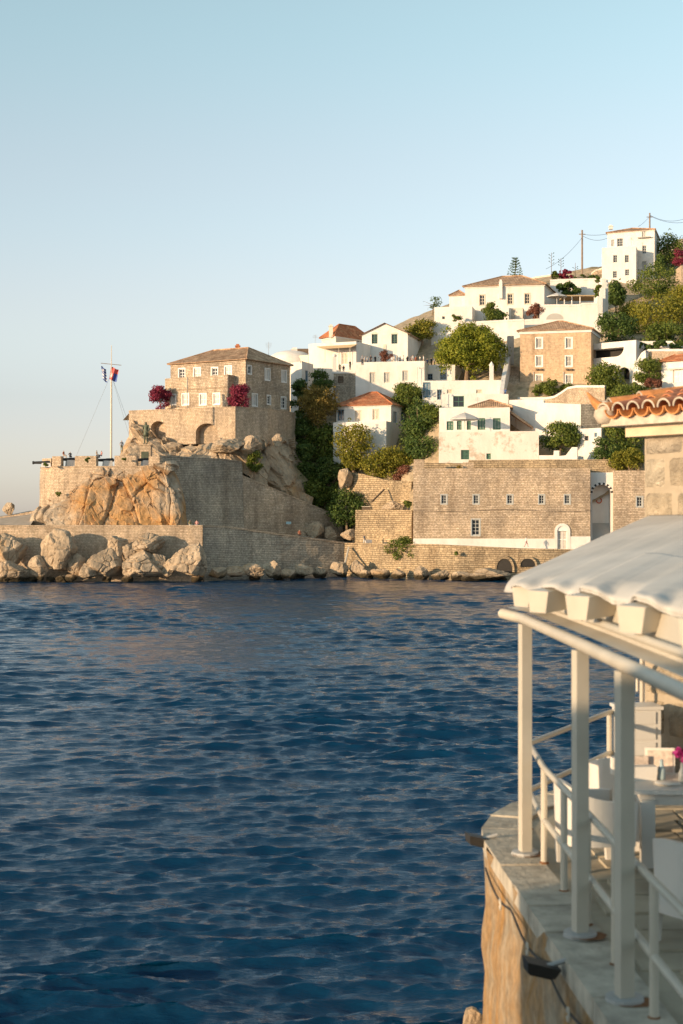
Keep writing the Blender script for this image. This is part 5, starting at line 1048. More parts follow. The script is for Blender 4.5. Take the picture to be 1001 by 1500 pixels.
for k, (px, pf, Y, t, b, lab) in enumerate([(498, 541, 248.5, 'olive', 'olive', 'guest in olive beside the lantern pillar on the stone terrace block'), (503.5, 543, 248, 'black', 'white', 'guest with black top and white trousers on the stone terrace block'), (513, 536, 248.6, 'black', 'black', 'guest in black leaning at the corner of the terrace house')]): person(px, pf + 6, Y, 'stand', t, b, lab, .4 * k, 1.75)
# bronze statue
root = thing('statue', 'green bronze figure standing on a stone pedestal on the bastion', 'statue', Vector((XY(214, 218).x, 218, zf))); c = XY(214, 218); mb = MB(); zt_ = ZZ(651, 218)
mb.box((c.x, c.y, (zf + zt_) / 2), (1.7, 1.7, zt_ - zf)); mb.box((c.x, c.y, zt_ - .1), (1.95, 1.95, .25)); mb.box((c.x, c.y, zf + .2), (2.1, 2.1, .4)); mb.build('pedestal', M['stone_l'], root)
mb = MB(); mb.box((c.x - .05, c.y - .87, (zf + zt_) / 2 + .15), (1.1, .06, 1.0)); mb.build('plaque', M['bronze'], root)
st = bpy.data.objects.new('figure', PM['stand'].copy()); col.objects.link(st); st.parent = root; st.location = (0, 0, zt_ - zf); st.scale = (2.15, 2.15, 2.05); st.rotation_euler = (0, 0, -.5)
st.data.materials.clear(); st.data.materials.append(M['bronze']); st.data.polygons.foreach_set('material_index', [0] * len(st.data.polygons))
mb = MB(); mb.lathe((c.x, c.y + .05, zt_ + 1.2), [(.46, 0), (.4, .5), (.30, .9), (.34, 1.4), (.2, 1.75)], 12); mb.build('coat', M['bronze'], root, smooth=True)
# small things along the quay
mb = MB(); mb.tube([P(505.5, 826, 214.5), P(511, 802, 218.4)], .16, 6); solo(mb, 'plank', M['wood_t'], P(505, 826, 214.5), 'pale plank leaning on the ochre quay wall', 'plank')
mb = MB(); mb.tube([P(545, 735, 222.5), P(563, 717, 225.2)], .14, 6); solo(mb, 'beam', M['wood_d'], P(545, 735, 222.5), 'old dark beam leaning on the upper drystone wall', 'beam')
for k, (px, py, Y) in enumerate([(423, 766, 224.9)]): mb = MB(); mb.box(P(px, py, Y), (.9, .08, .4), .6); solo(mb, 'sign', m_plain('sign_blue', (.35, .55, .6), .5), P(px, py, Y), 'small pale blue sign on the sloping stone wall', 'sign')
mb = MB(); mb.box(P(536.5, 742, 223.4), (1.4, .6, .1)); mb.box(P(536.5, 745, 223.5), (1.3, .5, .5), m=1); solo(mb, 'bench', [M['wood_t'], M['wood_d']], P(536.5, 747, 223.4), 'pale topped bench on the lower drystone wall', 'bench')
# quay wall arches: a flat dark sheet painted as the shade inside
f = Face(*[XY(640, 211), XY(760, 207.6)])
for k, (px, py, wd, hh, lab) in enumerate([(740, 828, 24, 20, 'boat arch with rounded head in the ochre quay wall, its shaded depth painted dark'), (773, 824, 22, 12, 'second quay wall arch behind the awning, its shaded depth painted dark')]):
    ff = f if k == 0 else Face(XY(760, 207.6), XY(1100, 206.5)); u, z = ff.uv(px, py + hh / 2); r = wd / 2 * .0997; mb = MB(); n = 14; o0 = .46
    rim = [(u + r * math.cos(t), z + hh * .0997 * math.sin(t) ** .8) for t in [math.pi * i / n for i in range(n + 1)]]
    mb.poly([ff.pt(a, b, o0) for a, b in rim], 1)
    for a, b in zip(rim[:-1], rim[1:]): 
        ca = (u + (a[0] - u) * 1.25, z + (a[1] - z) * 1.22); cb = (u + (b[0] - u) * 1.25, z + (b[1] - z) * 1.22); mb.poly([ff.pt(*a, o0 + .12), ff.pt(*ca, o0 + .12), ff.pt(*cb, o0 + .12), ff.pt(*b, o0 + .12)]); mb.poly([ff.pt(*ca, o0 + .12), ff.pt(*ca, 0), ff.pt(*cb, 0), ff.pt(*cb, o0 + .12)]); mb.poly([ff.pt(*a, o0 + .12), ff.pt(*b, o0 + .12), ff.pt(*b, o0), ff.pt(*a, o0)])
    solo(mb, 'quay_arch', [M['stone_q'], M['dark']], ff.pt(u, z), lab, 'arch')
# small fittings on the white houses
def aerial(px, py, Y, h, lab):
    p = P(px, py, Y); mb = MB(); mb.tube([p, p + Vector((0, 0, h))], .03, 5)
    for k in range(4): mb.tube([p + Vector((-.35 - .05 * k, 0, h - .1 - k * .16)), p + Vector((.35 + .05 * k, 0, h - .1 - k * .16))], .016, 4)
    solo(mb, 'aerial', M['metal_g'], p, lab, 'aerial')
aerial(462, 503, 262, 1.6, 'thin aerial on the tall plain white terrace house'); aerial(700, 600, 229, 2.0, 'thin aerial on the house with green shutters'); aerial(640, 535, 250, 1.8, 'thin aerial on the low white annex'); aerial(975, 524, 236, 1.8, 'thin aerial on the red roofed villa'); aerial(925, 360, 303, 1.8, 'thin aerial on the front wing of the top house')
for k, (px, pt, pb, Y, lab) in enumerate([(612, 538, 562, 243.6, 'slim white lamp post on the terrace house front'), (647, 575, 600, 233.2, 'slim pale lamp post beside the green glazed door')]):
    a, b = P(px, pb, Y), P(px, pt, Y); mb = MB(); mb.tube([a, b, b + Vector((.2, -.2, .1)), b + Vector((.35, -.3, -.05))], .045, 6); mb.lathe(b + Vector((.35, -.3, -.3)), [(.12, 0), (.16, .12), (.05, .26)], 8); solo(mb, 'lamp_post', M['metal_g'], a, lab, 'lamp')
# ------------------------------------------------------------------ foreground terrace
TZ = CH - 3.4
def FL(px, py): Y = 3.4 * F / (py - HY); return Vector(((px - CX) / F * Y, Y, TZ))      # picture point on the terrace floor
m, nt, b = newmat('stained_plaster'); b.inputs['Roughness'].default_value = .9; M['stain'] = m
f1 = noise_tex(nt, coords(nt, 'pos', (2.4, 2.4, .6)), 2.0, 10, .75); r1 = ramp(nt, [(.32, (.26, .21, .145)), (.47, (.48, .395, .28)), (.64, (.60, .51, .38))]); nt.links.new(f1, r1.inputs[0])
f2 = noise_tex(nt, coords(nt, 'pos', (1.2, 1.2, .38)), 1.3, 9, .72); r2 = ramp(nt, [(.42, (0, 0, 0)), (.60, (.9, .9, .9))]); nt.links.new(f2, r2.inputs[0])
cc = mix(nt, r1.outputs[0], (.54, .28, .075), r2.outputs[0]); f3 = noise_tex(nt, coords(nt, 'pos'), 9, 7, .7); r3 = ramp(nt, [(.3, (.55, .55, .55)), (.65, (1.1, 1.1, 1.1))]); nt.links.new(f3, r3.inputs[0]); nt.links.new(mix(nt, cc, r3.outputs[0], 1.0, 'MULTIPLY'), b.inputs['Base Color']); bump(nt, b, f1, .10)
M['coping'] = m_plain('coping_stone', (.42, .375, .30), .9, .34, 4, bmp=.02); M['flag'] = m_plain('flagstone', (.36, .315, .235), .9, .25, 1.7, bmp=.012)
M['paint'] = m_plain('cream_paint', (.50, .455, .375), .45, .07, 3, bmp=.002); M['pvc'] = m_plain('white_plastic', (.62, .60, .56), .42, .03, 2); M['rust'] = m_plain('rust_stain', (.20, .085, .03), .9, .45, 14)
M['ashlar'] = m_plain('pale_ashlar', (.56, .45, .31), .92, .16, 3, bmp=.015); M['mortar'] = m_plain('lime_mortar', (.36, .30, .22), .95, .1, 5, bmp=.01); M['lime'] = m_plain('lime_end', (.50, .43, .34), .9, .25, 9)
M['terra'] = m_plain('terracotta', (.56, .23, .075), .8, .32, 7, bmp=.006); M['terra_d'] = m_plain('terracotta_dark', (.36, .14, .07), .8, .4, 7, bmp=.006)
# outline of the terrace edge, near to far, then round the nose
edge = [Vector((2.05, 4.0)), Vector((1.86, 8.6)), Vector((1.80, 10.0)), Vector((1.68, 12.0)), Vector((1.56, 14.2)), Vector((1.53, 14.9)), Vector((1.56, 15.5)), Vector((1.72, 16.1)), Vector((2.05, 16.8)), Vector((2.5, 17.4)), Vector((3.4, 18.3)), Vector((4.6, 19.2)), Vector((9, 21))]
root = thing('terrace', 'stone cafe terrace on a stained wall above the sea', 'terrace', (3, 12, 0)); mb = MB()
fine = []
for a, c in zip(edge[:-1], edge[1:]):
    k = max(1, int((c - a).length / .35)); fine += [a.lerp(c, i / k) for i in range(k)]
fine.append(edge[-1]); nz = 26
def outn(i): t = (fine[min(i + 1, len(fine) - 1)] - fine[max(i - 1, 0)]).normalized(); return Vector((-t.y, t.x))
for j in range(nz + 1):
    z = TZ - .02 - (TZ + 1.0) * j / nz
    for i, p in enumerate(fine):
        n = outn(i); w_ = .018 * (TZ - z) + .07 * noise.fractal(Vector((p.x, p.y, z)) * 1.9, .8, 2, 5); q = p + n * w_; mb.v.append(Vector((q.x, q.y, z)))
nf = len(fine)
for j in range(nz):
    for i in range(nf - 1): mb.f.append((j * nf + i, j * nf + i + 1, (j + 1) * nf + i + 1, (j + 1) * nf + i)); mb.m.append(0)
mb.build('sea_wall', M['stain'], root, smooth=True)
mb = MB(); mb.poly([(p.x, p.y, TZ - .03) for p in edge][::-1] + [(9, 4, TZ - .03)][::1]); o = mb.build('bed', M['flag'], root); 
# coping slabs following the edge
acc = 0.0; pts = fine; i = 0; rnd = random.Random(4)
while i < len(pts) - 2:
    L = rnd.uniform(.5, .75); j = i; d = 0
    while j < len(pts) - 1 and d < L: d += (pts[j + 1] - pts[j]).length; j += 1
    g = .012; sub = pts[i:j + 1]; inn = [p - outn(i + k) * .42 for k, p in enumerate(sub)]; out = [p + outn(i + k) * .035 for k, p in enumerate(sub)]
    t0 = (sub[1] - sub[0]).normalized() * g; t1 = (sub[-1] - sub[-2]).normalized() * g
    out[0] = out[0] + t0; inn[0] = inn[0] + t0; out[-1] = out[-1] - t1; inn[-1] = inn[-1] - t1
    zt = TZ + rnd.uniform(-.008, .012); sm = MB(); sm.prism(inn + out[::-1], TZ - .16, zt); sm.build('coping_slab', M['coping'], root); i = j
# flagstones
def inside(p):
    for k in range(len(fine) - 1):
        a, c = fine[k], fine[k + 1]
        if min(a.y, c.y) - .3 <= p.y <= max(a.y, c.y) + .3 and (p - a).dot(outn(k)) > -.44: return False
    return True
y = 6.0
while y < 19.5:
    dy = rnd.uniform(.42, .62); x = 1.5 + rnd.uniform(-.2, .2)
    while x < 6.2:
        dx = rnd.uniform(.45, .9); q = [Vector((x + .02, y + .02)), Vector((x + dx - .02, y + .02)), Vector((x + dx - .02, y + dy - .02)), Vector((x + .02, y + dy - .02))]; q = [p + Vector((rnd.uniform(-.025, .025), rnd.uniform(-.025, .025))) for p in q]
        if all(inside(p) for p in q): sm = MB(); sm.prism(q, TZ - .05, TZ + rnd.uniform(-.014, .008)); sm.build('flagstone', M['flag'], root)
        x += dx
    y += dy
# railing
root = thing('railing', 'cream painted pipe railing round the cafe terrace edge', 'railing', (2.05, 12, TZ)); RP = [Vector((2.2, 7.0)), Vector((2.15, 8.4)), Vector((2.11, 9.6)), Vector((2.07, 10.75)), Vector((2.04, 11.8)), Vector((2.01, 12.85)), Vector((1.98, 13.9)), Vector((2.03, 15.4)), Vector((3.36, 17.85)), Vector((3.98, 18.4))]
for k, p in enumerate(RP[:-1]): mb = MB(); mb.tube([(p.x, p.y, TZ), (p.x, p.y, TZ + .93)], .032, 10); mb.lathe((p.x, p.y, TZ), [(.05, .0), (.045, .012), (.033, .02)], 10, 1); mb.build('post', [M['paint'], M['rust']], root, smooth=False)
for h in (.93, .42):
    mb = MB(); mb.tube([(p.x, p.y, TZ + h) for p in RP], .03, 10); mb.build('rail', M['paint'], root, smooth=True)
# roof on posts
root = thing('terrace_roof', 'cream painted post and rafter roof frame over the cafe terrace', 'roof frame', (1.95, 11, TZ)); PP = [Vector((1.84, 14.25)), Vector((1.93, 11.5)), Vector((1.98, 9.95)), Vector((2.06, 7.4))]; zg = CH - 1.09
for p in PP:
    mb = MB(); mb.box((p.x, p.y, (TZ + zg) / 2 + .02), (.105, .105, zg - TZ - .04), .25); mb.build('post', M['paint'], root); mb = MB(); mb.lathe((p.x, p.y, TZ), [(.14, .0), (.135, .035), (.09, .04)], 14); mb.build('base_plate', M['metal_g'], root); mb = MB(); mb.poly([(p.x + .04 + math.cos(t) * (.16 + .06 * noise.noise(Vector((math.cos(t) * 2, math.sin(t) * 2, p.y)))), p.y - .03 + math.sin(t) * (.13 + .05 * noise.noise(Vector((math.cos(t) * 2, 5 + math.sin(t) * 2, p.y)))), TZ + .016) for t in [2 * math.pi * i / 24 for i in range(24)]]); mb.build('rust_patch', M['rust'], root)
GL = [Vector((1.70, 15.0)), Vector((1.82, 14.25)), Vector((1.92, 11.5)), Vector((1.96, 9.95)), Vector((2.03, 7.4)), Vector((2.1, 5.5))]
mb = MB(); mb.tube([(p.x, p.y, zg + .055) for p in GL], .052, 14); mb.build('gutter_pipe', M['paint'], root, smooth=True)
mb = MB(); mb.tube([(p.x + .17, p.y, zg + .22) for p in GL], .032, 10); mb.build('tie_pipe', M['paint'], root, smooth=True)
mb = MB()
for a, c in zip(GL[:-1], GL[1:]): mb.poly([(a.x + .05, a.y, zg + .12), (c.x + .05, c.y, zg + .12), (c.x + .5, c.y, zg + .16), (a.x + .5, a.y, zg + .16)]); mb.poly([(a.x + .22, a.y, zg + .12), (c.x + .22, c.y, zg + .12), (c.x + .3, c.y, zg + .4), (a.x + .3, a.y, zg + .4)])
mb.build('fascia', M['paint'], root)
def xe(y): return float(np.interp(y, [5, 8, 9.6, 10.8, 12.3, 14.4], [2.52, 2.34, 2.19, 2.05, 1.85, 1.56]))
def ze(y): return CH - .60 - .09 * min(1, max(0, (y - 12) / 2.4))
def eave(y): return Vector((xe(y), y))
def topp(y): return Vector((float(np.interp(y, [4, 9.2, 14.45], [6.4, 5.2, 3.98])), float(np.interp(y, [4, 9.2, 14.45], [12.4, 15.6, 18.35]))))
def roofpt(y, v): p = eave(y).lerp(topp(y), v); return Vector((p.x, p.y, ze(y) + (CH - .0 - ze(y)) * v))
RY = [13.6, 12.55, 11.4, 10.1, 8.8, 7.4]
for k, y in enumerate(RY):
    mb = MB(); w0, w1 = .14, .105; i = len(mb.v); a, c = roofpt(y, 0), roofpt(y, .6); dd = (c - a); dd.z = 0; dd.normalize(); dd = (dd + Vector((.9, 0, 0))).normalized(); sl_ = .62 / (topp(y) - eave(y)).length; nn_ = Vector((-dd.y, dd.x, 0))
    for s_ in ((-.11 if k else .06), 2.2):
        q_ = a + dd * s_ + Vector((0, 0, sl_ * s_ * .9 - .032))
        for o_, dz in ((-w0, 0), (w0, 0), (w1, -.19), (-w1, -.19)): mb.v.append(q_ + nn_ * o_ + Vector((0, 0, dz)))
    mb.f += [(i, i + 1, i + 2, i + 3)[::-1], (i + 4, i + 5, i + 6, i + 7)] + [(i + a_, i + (a_ + 1) % 4, i + 4 + (a_ + 1) % 4, i + 4 + a_) for a_ in range(4)]; mb.m += [0] * 6; mb.build('rafter', M['paint'], root)
    if k:
        for s in (.45, .58, .7): mb = MB(); yy = y + s; mb.tube([(xe(yy) + .12, yy, ze(yy) - .05), (xe(yy) + .12, yy - .04, zg + .2)], .007, 5); mb.build('lacing_cord', M['canvas'], root)
# canvas over it: two overlapping sheets
def canvas_sheet(name, lab, y0, y1, lift, vmax):
    mb = MB(); nu, nv = 170, 50
    def g(u, v):
        y = y0 + (y1 - y0) * u; v *= vmax; P3 = roofpt(y, v); d = min(abs(y - r) for r in RY); t = (topp(y) - eave(y)).normalized()
        sag = min(1, max(0, (d - .15) / .32)); sag = sag * sag * (3 - 2 * sag); e = max(0, 1 - v / .10)
        p = Vector((P3.x, P3.y)) + t * (.22 * sag * e); z = P3.z + lift - .02 * sag * (1 - .8 * v) - .06 * sag * e * e
        wr = noise.fractal(Vector((p.x * 1.1, p.y * 1.1, 3 + lift)), 1, 2, 3); z += .006 * wr + .012 * e * noise.fractal(Vector((p.x * 6, p.y * 6, 1)), 1, 2, 3) + .003 * abs(math.sin(p.x * 3.1 - p.y * 1.7 + wr * 2)) ** .5
        z += sum(.005 * math.exp(-((y - q_) / .025) ** 2) for q_ in (13.1, 11.0, 9.5, 8.1))
        if v == 0: z -= .02
        return Vector((p.x, p.y, z))
    mb.grid(g, nu, nv, flip=True); o = solo(mb, name, M['canvas'], (3, 12, CH - .6), lab, 'awning', smooth=True); sd = o.modifiers.new('cloth', 'SOLIDIFY'); sd.thickness = .006
canvas_sheet('canvas_awning', 'white canvas sheet stretched from the eaves up to the stone wall', 14.45, 6.0, 0, 1.0)
canvas_sheet('canvas_awning', 'lower overlapping white canvas sheet with laced scalloped edge', 11.7, 5.6, .022, .36)

# stone building corner with tiled eaves
C0 = Vector((3.93, 18.5)); e1 = Vector((.6, -.8)); e2 = Vector((.8, .6)); fA = Face(C0, C0 + e1 * 4); zc = CH + 1.02
root = thing('stone_house', 'pale stone house corner with terracotta tiled eaves beside the terrace', 'house', (C0.x, C0.y, TZ)); mb = MB(); q = [C0 + (e1 + e2) * .01, C0 + e1 * 4 + e2 * .01, C0 + e1 * 4 + e2 * 3, C0 + e2 * 3 + e1 * .01]; mb.prism([q[0], q[1], q[2], q[3]], TZ - .5, zc); mb.build('wall', M['mortar'], root)
ASH = [m_plain('ashlar_block', c, .92, .32, 6, bmp=.07) for c in ((.40, .33, .235), (.34, .28, .20), (.44, .375, .28), (.37, .315, .24))]
def stone_block(fc, u0, u1, z0, z1, out):
    mb = MB(); i = 0; n = 4
    def g(u, v):
        U, V_ = u0 + .012 + (u1 - u0 - .024) * u, z0 + .012 + (z1 - z0 - .024) * v; ed = min(u, 1 - u, v, 1 - v); p = fc.pt(U, V_, 0); return fc.pt(U, V_, (out * min(1, ed * 5)) + (.022 * noise.fractal(p * 4, 1, 2, 4) if ed > 0 else -.03))
    mb.grid(g, 7, 6); mb.build('stone', rnd.choice(ASH), root, smooth=True)
z = TZ; k = 0
while z < zc - .05:
    hgt = rnd.uniform(.36, .55); hgt = min(hgt, zc - z); hgt = zc - z if zc - z - hgt < .15 else hgt; u = -.01
    while u < 3.5: L = rnd.uniform(.35, .75); stone_block(fA, u, u + L, z, z + hgt, .022); u += L
    z += hgt
fB = Face(C0 + e2 * 3, C0); z = TZ
mb = MB(); fbox(mb, fA, -.16, 4, zc, zc + .16, -.3, .17); mb.build('cornice', M['ashlar'], root)
ov = .36; zE = zc + .2; E0 = C0 - e2 * ov + Vector((-.6, .8)) * .42; pitch = .36
mb = MB(); fE = Face(E0, E0 + e1 * 4); fbox(mb, fE, 0, 4, zE - .06, zE + .06, -ov - .1, -.02); mb.build('eave_bed', M['lime'], root)
up3 = Vector((e2.x, e2.y, .20)).normalized(); ex3 = Vector((e1.x, e1.y, 0)); nr3 = ex3.cross(up3).normalized()
if nr3.z < 0: nr3 = -nr3
def tile(name, p, L, r, convex, mat, over=0.0, plug=False, d=None):
    d = d or up3; side = d.cross(nr3).normalized(); mb = MB(); n = 9; i = 0; th = .016; rows = []
    for s, rr in ((0.0, r), (L, r * .84)):
        for k_ in (0, th):
            rows.append([p + d * s + side * (rr + k_) * math.cos(math.pi * j / n) + nr3 * ((rr + k_) * math.sin(math.pi * j / n) * (1 if convex else -1) + over) for j in range(n + 1)])
    base = len(mb.v)
    for rw in rows: mb.v += rw
    def strip(a, c, fl):
        for j in range(n): q_ = (base + a * (n + 1) + j, base + a * (n + 1) + j + 1, base + c * (n + 1) + j + 1, base + c * (n + 1) + j); mb.f.append(q_[::-1] if fl else q_); mb.m.append(0)
    strip(0, 2, False); strip(1, 3, True); strip(0, 1, True); strip(2, 3, False); o = mb.build(name, M[mat], root, smooth=False)
    if plug: pm = MB(); pm.tube([p + d * .0 + side * r * 1.02 * math.cos(math.pi * j / 12) + nr3 * (r * 1.02 * math.sin(math.pi * j / 12) + over) for j in range(13)], .013, 6); pm.build('lime_rim', M['lime'], o)
for i in range(14):
    for row in range(3):
        p = Vector((E0.x, E0.y, zE + .06)) + ex3 * (.12 + i * .25) + up3 * (row * .36 - .05)
        tile('pan_tile', p + ex3 * .125, .46, .105, False, 'terra', .10 + .012 * row)
        tile('cover_tile', p, .46, .095, True, 'terra_d' if (i + row) % 3 else 'terra', .085 + .014 * row, plug=(row == 0))
hipd = Vector((.96, .12, .165)).normalized(); p = Vector((E0.x + .02, E0.y, zE + .10))
for k in range(6): tile('ridge_tile', p + hipd * (.12 + k * .42), .5, .13, True, 'terra', .06 + .02 * (k % 2), plug=True, d=hipd)
mb = MB(); h0 = Vector((E0.x + .12, E0.y - .02, zE + .14)); mb.tube([h0, h0 + Vector((-.09, 0, .02)), h0 + Vector((-.2, 0, .12)), h0 + Vector((-.3, 0, .25))], [.10, .085, .05, .012], 8); mb.build('horn_tile', M['terra'], root)
mb = MB(); mb.lathe((E0.x + .07, E0.y, zE - .02), [(.1, 0), (.16, .1), (.13, .22), (.04, .3)], 10); mb.build('corner_mortar', M['lime'], root, smooth=True)
# tall pale pole by the wall
mb = MB(); p = P(940.5, 1070, 18.2); mb.tube([(p.x, p.y, TZ), (p.x, p.y, CH - .9)], .028, 8); mb.tube([(p.x - .06, p.y, TZ + 1.15), (p.x - .06, p.y, TZ + 1.5)], .02, 6); solo(mb, 'pole', M['paint'], (p.x, p.y, TZ), 'slim cream pole with bracket in front of the stone house corner', 'pole')

# furniture
def tub_chair():
    root = thing('armchair', 'x', 'chair', (0, 0, 0), 'white plastic armchairs on the terrace'); mb = MB(); n = 22; w_, dp = .29, .29
    def ring(t):    # U shaped plan, opening to -Y
        a = math.pi * t; x = w_ * math.copysign(abs(math.cos(a)) ** .45, math.cos(a)); y = -dp + 2 * dp * abs(math.sin(a)) ** .5; return Vector((x, y))
    for s, fl in ((1.0, False), (.86, True)):
        def g(u, v):
            p = ring(u) * s; hgt = .64 + .16 * math.sin(math.pi * u) ** 1.5; z = .24 + (hgt - .24) * v; fl_ = 1 + .06 * v; return Vector((p.x * fl_, p.y * fl_, z))
        mb.grid(g, n, 5, flip=fl)
    i0 = 0; st = n + 1; o1 = 5 * st; o2 = 6 * st + 5 * st
    for u in range(n): mb.f.append((o1 + u, o1 + u + 1, o2 + u + 1, o2 + u)); mb.m.append(0); mb.f.append((u, u + 1, 6 * st + u + 1, 6 * st + u)[::-1]); mb.m.append(0)
    for e in (0, n):
        for v in range(5): a, c = v * st + e, 6 * st + v * st + e; q_ = (a, c, c + st, a + st); mb.f.append(q_ if e else q_[::-1]); mb.m.append(0)
    mb.build('shell', M['pvc'], root, smooth=False); mb = MB(); mb.box((0, -.01, .40), (.5, .54, .05)); mb.box((0, -.275, .33), (.54, .03, .2)); mb.build('seat', M['pvc'], root)
    for x in (-.23, .23):
        for y in (-.24, .22): mb = MB(); mb.box((x, y, .14), (.075, .075, .28), taper=.62); mb.build('leg', M['pvc'], root)
    return root
ch = tub_chair(); spots = [((2.42, 13.75), 1.75, 'white armchair right behind the second terrace post'), ((2.86, 11.3), 2.2, 'white armchair beside the near railing in the shade'), ((3.75, 13.0), -1.4, 'white armchair half hidden behind the cafe table'), ((2.95, 15.2), 2.9, 'white armchair at the far side of the cafe table')]
for k, ((x, y), rz, lab) in enumerate(spots): o = ch if k == 0 else copy_tree(ch); o.location = (x, y, TZ + .005); o.rotation_euler = (0, 0, rz); o.scale = (1.1, 1.1, 1.06); o['label'] = lab
root = thing('cafe_table', 'white painted cafe table with thick legs set for guests', 'table', (3.45, 14.1, TZ)); zt = TZ + .76
mb = MB(); mb.box((3.5, 14.1, zt - .02), (1.35, .95, .04), -.05); mb.build('tabletop', M['pvc'], root); mb = MB(); mb.box((3.5, 14.1, zt - .1), (1.2, .8, .11), -.05); mb.build('apron', M['pvc'], root)
for x in (2.96, 4.04):
    for y in (13.76, 14.46): mb = MB(); mb.box((x, y, TZ + .33), (.13, .13, .66), -.05); mb.build('leg', M['pvc'], root)
def item(name, mb, mats, loc, lab, cat, smooth=False): return solo(mb, name, mats, loc, lab, cat, None, smooth)
card = m_plain('card', (.74, .70, .64), .7, .04); paper = m_plain('paper', (.62, .52, .44), .8, .25, 25)
mb = MB(); mb.box((3.02, 14.2, zt + .07), (.24, .13, .14), .1, taper=.9); item('napkin_box', mb, card, (3.02, 14.2, zt), 'white napkin box at the corner of the cafe table', 'box')
mb = MB(); mb.box((3.0, 14.42, zt + .1), (.22, .02, .2), .1); item('menu_card', mb, paper, (3.0, 14.42, zt), 'printed menu card standing behind the napkin box', 'menu')
mb = MB(); mb.box((3.24, 14.48, zt + .14), (.3, .02, .27), -.15); mb.box((3.24, 14.465, zt + .14), (.25, .012, .22), -.15, 1); item('menu_stand', mb, [card, paper], (3.24, 14.48, zt), 'framed white menu leaning at the back of the cafe table', 'menu')
mb = MB(); mb.box((2.83, 14.5, zt + .09), (.16, .1, .17)); item('menu_box', mb, card, (2.83, 14.5, zt), 'small white box at the seaward edge of the cafe table', 'box')
bl = m_glass('blue_bottle', (.35, .45, .48)); gl = m_glass('clear_bottle', (.55, .52, .46))
for k, (x, y, mt, lab) in enumerate([(3.2, 14.22, bl, 'pale blue bottle on the cafe table'), (3.36, 14.02, gl, 'clear glass cruet next to the plate'), (3.44, 14.1, gl, 'clear glass tumbler below the flowers')]):
    mb = MB(); mb.lathe((x, y, zt), [(.035, 0), (.04, .02), (.04, .1), (.018, .15), (.018, .2 if k < 2 else .16)], 12); item('bottle', mb, mt, (x, y, zt), lab, 'bottle', True)
mb = MB(); mb.lathe((3.2, 13.95, zt), [(.06, 0), (.13, .018), (.125, .022)], 20); item('plate', mb, card, (3.2, 13.95, zt), 'shallow white plate on the cafe table', 'plate', True)
root = thing('flower_vase', 'small vase of magenta flowers on the cafe table', 'vase', (3.47, 14.25, zt)); mb = MB(); mb.lathe((3.47, 14.25, zt), [(.04, 0), (.05, .06), (.03, .12), (.035, .14)], 12); mb.build('vase', gl, root, smooth=True); V, Fc = leaf_cloud([(Vector((3.47 + dx, 14.25, zt + .24 + dz)), (.06, .06, .05), 1) for dx, dz in ((-.09, .02), (0, .06), (.08, 0), (-.03, -.04), (.05, .1))], 260, .05, random.Random(3)); mb = MB(); mb.v = V; mb.f = Fc; mb.m = [0] * len(Fc); mb.build('blossoms', m_leaf('magenta', (.30, .02, .13), (.5, .04, .25), (.65, .12, .4)), root, uv=False); mb = MB(); [mb.tube([(3.47, 14.25, zt + .1), (3.47 + dx, 14.25, zt + .24)], .004, 4) for dx in (-.08, .07)]; mb.build('stems', M['leaf_mid'], root)
root = thing('cabinet', 'white slatted service cabinet against the stone house corner', 'cabinet', (3.7, 17.6, TZ)); mb = MB(); mb.box((3.68, 17.75, TZ + .5), (.5, .4, 1.0), .1); mb.build('body', M['pvc'], root); mb = MB(); mb.box((3.68, 17.75, TZ + 1.02), (.55, .45, .04), .1); mb.build('top', M['pvc'], root)
for k in range(5): mb = MB(); mb.box((3.66, 17.54, TZ + .14 + k * .19), (.44, .02, .15), .1); mb.build('slat', M['pvc'], root)
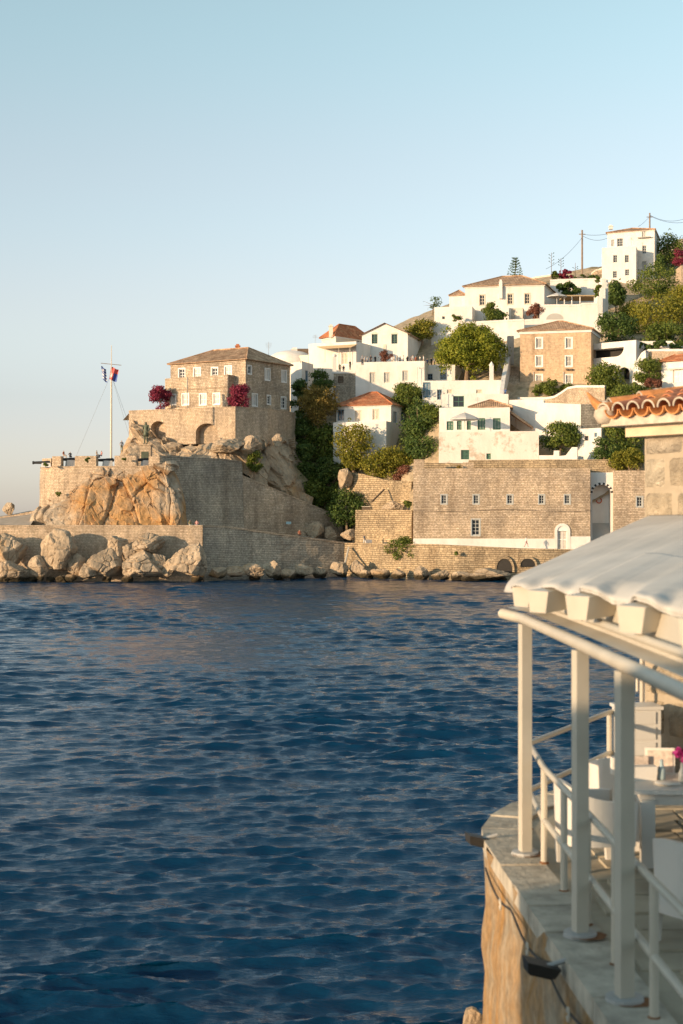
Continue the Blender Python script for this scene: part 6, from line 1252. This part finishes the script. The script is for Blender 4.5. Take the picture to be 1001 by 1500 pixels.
# floodlights, hooks and cable on the sea wall
def floodlight(p, rz, lab):
    root = thing('floodlight', lab, 'floodlight', p, 'floodlights on the sea wall'); mb = MB(); R = Matrix.Rotation(rz, 3, 'Z') @ Matrix.Rotation(.25, 3, 'Y'); mb.box(p, (.27, .2, .085), R=R, taper=.8); mb.build('housing', M['iron'], root); mb = MB(); mb.tube([p, p + Vector((.2, 0, .06))], .02, 6); mb.build('bracket', M['metal_g'], root)
    mb = MB(); mb.box(p + R @ Vector((0, 0, -.05)), (.18, .13, .01), R=R); mb.build('lens', M['glass'], root)
floodlight(P(792, 1418, 10.9), .1, 'black floodlight hanging on the stained sea wall'); floodlight(P(701, 1231, 15.0), .2, 'black floodlight jutting from the rounded end of the sea wall')
def on_wall(y, z):
    for k in range(nf - 1):
        if fine[k].y <= y <= fine[k + 1].y: x = fine[k].lerp(fine[k + 1], (y - fine[k].y) / max(1e-6, fine[k + 1].y - fine[k].y)).x; return Vector((x - .018 * (TZ - z) - .06, y, z))
mb = MB(); mb.tube([on_wall(14.6 - t * 5.4, TZ - .22 - .09 * abs(math.sin(t * 11))) for t in [i / 40 for i in range(41)]], .011, 6); o = solo(mb, 'cable', M['iron'], on_wall(14.6, TZ - .3), 'black cable looping along the top of the sea wall', 'cable')
for k, y in enumerate((13.6, 12.2, 10.6, 9.7)):
    mb = MB(); c = on_wall(y, TZ - .32); mb.tube([c + Vector((-.01, .05 * math.cos(t), .05 * math.sin(t))) for t in [2 * math.pi * i / 12 for i in range(12)]], .01, 6); solo(mb, 'wall_hook', M['paint'], c, 'small pale ring hook under the cable on the sea wall', 'hook', 'ring hooks on the sea wall')
boulder((XY(697, 24).x, 24, .35), (.42, .5, .8), 77, 'rock', 'dark wet boulder at the foot of the sea wall', None, 4)
# photographer's upper terrace, with an unseen front wing added to shade the posts
root = thing('upper_terrace', 'rendered upper terrace with parapet and added shading wing behind the viewpoint', 'terrace', (-4, -4, 0)); mb = MB(); mb.box((-4.5, -4.6, (CH - 1.7) / 2), (17, 9, CH - 1.7)); mb.build('block', M['cream'], root); mb = MB(); mb.box((-7.9, 1.4, (CH + .7) / 2), (9.6, 3.0, CH + .7)); mb.build('shade_wing', M['cream'], root); mb = MB(); mb.box((-.2, -.25, CH - 1.15), (5, .3, 1.1)); mb.box((-2.85, 1.35, CH - 1.15), (.3, 2.9, 1.1)); mb.build('parapet', M['cream'], root)
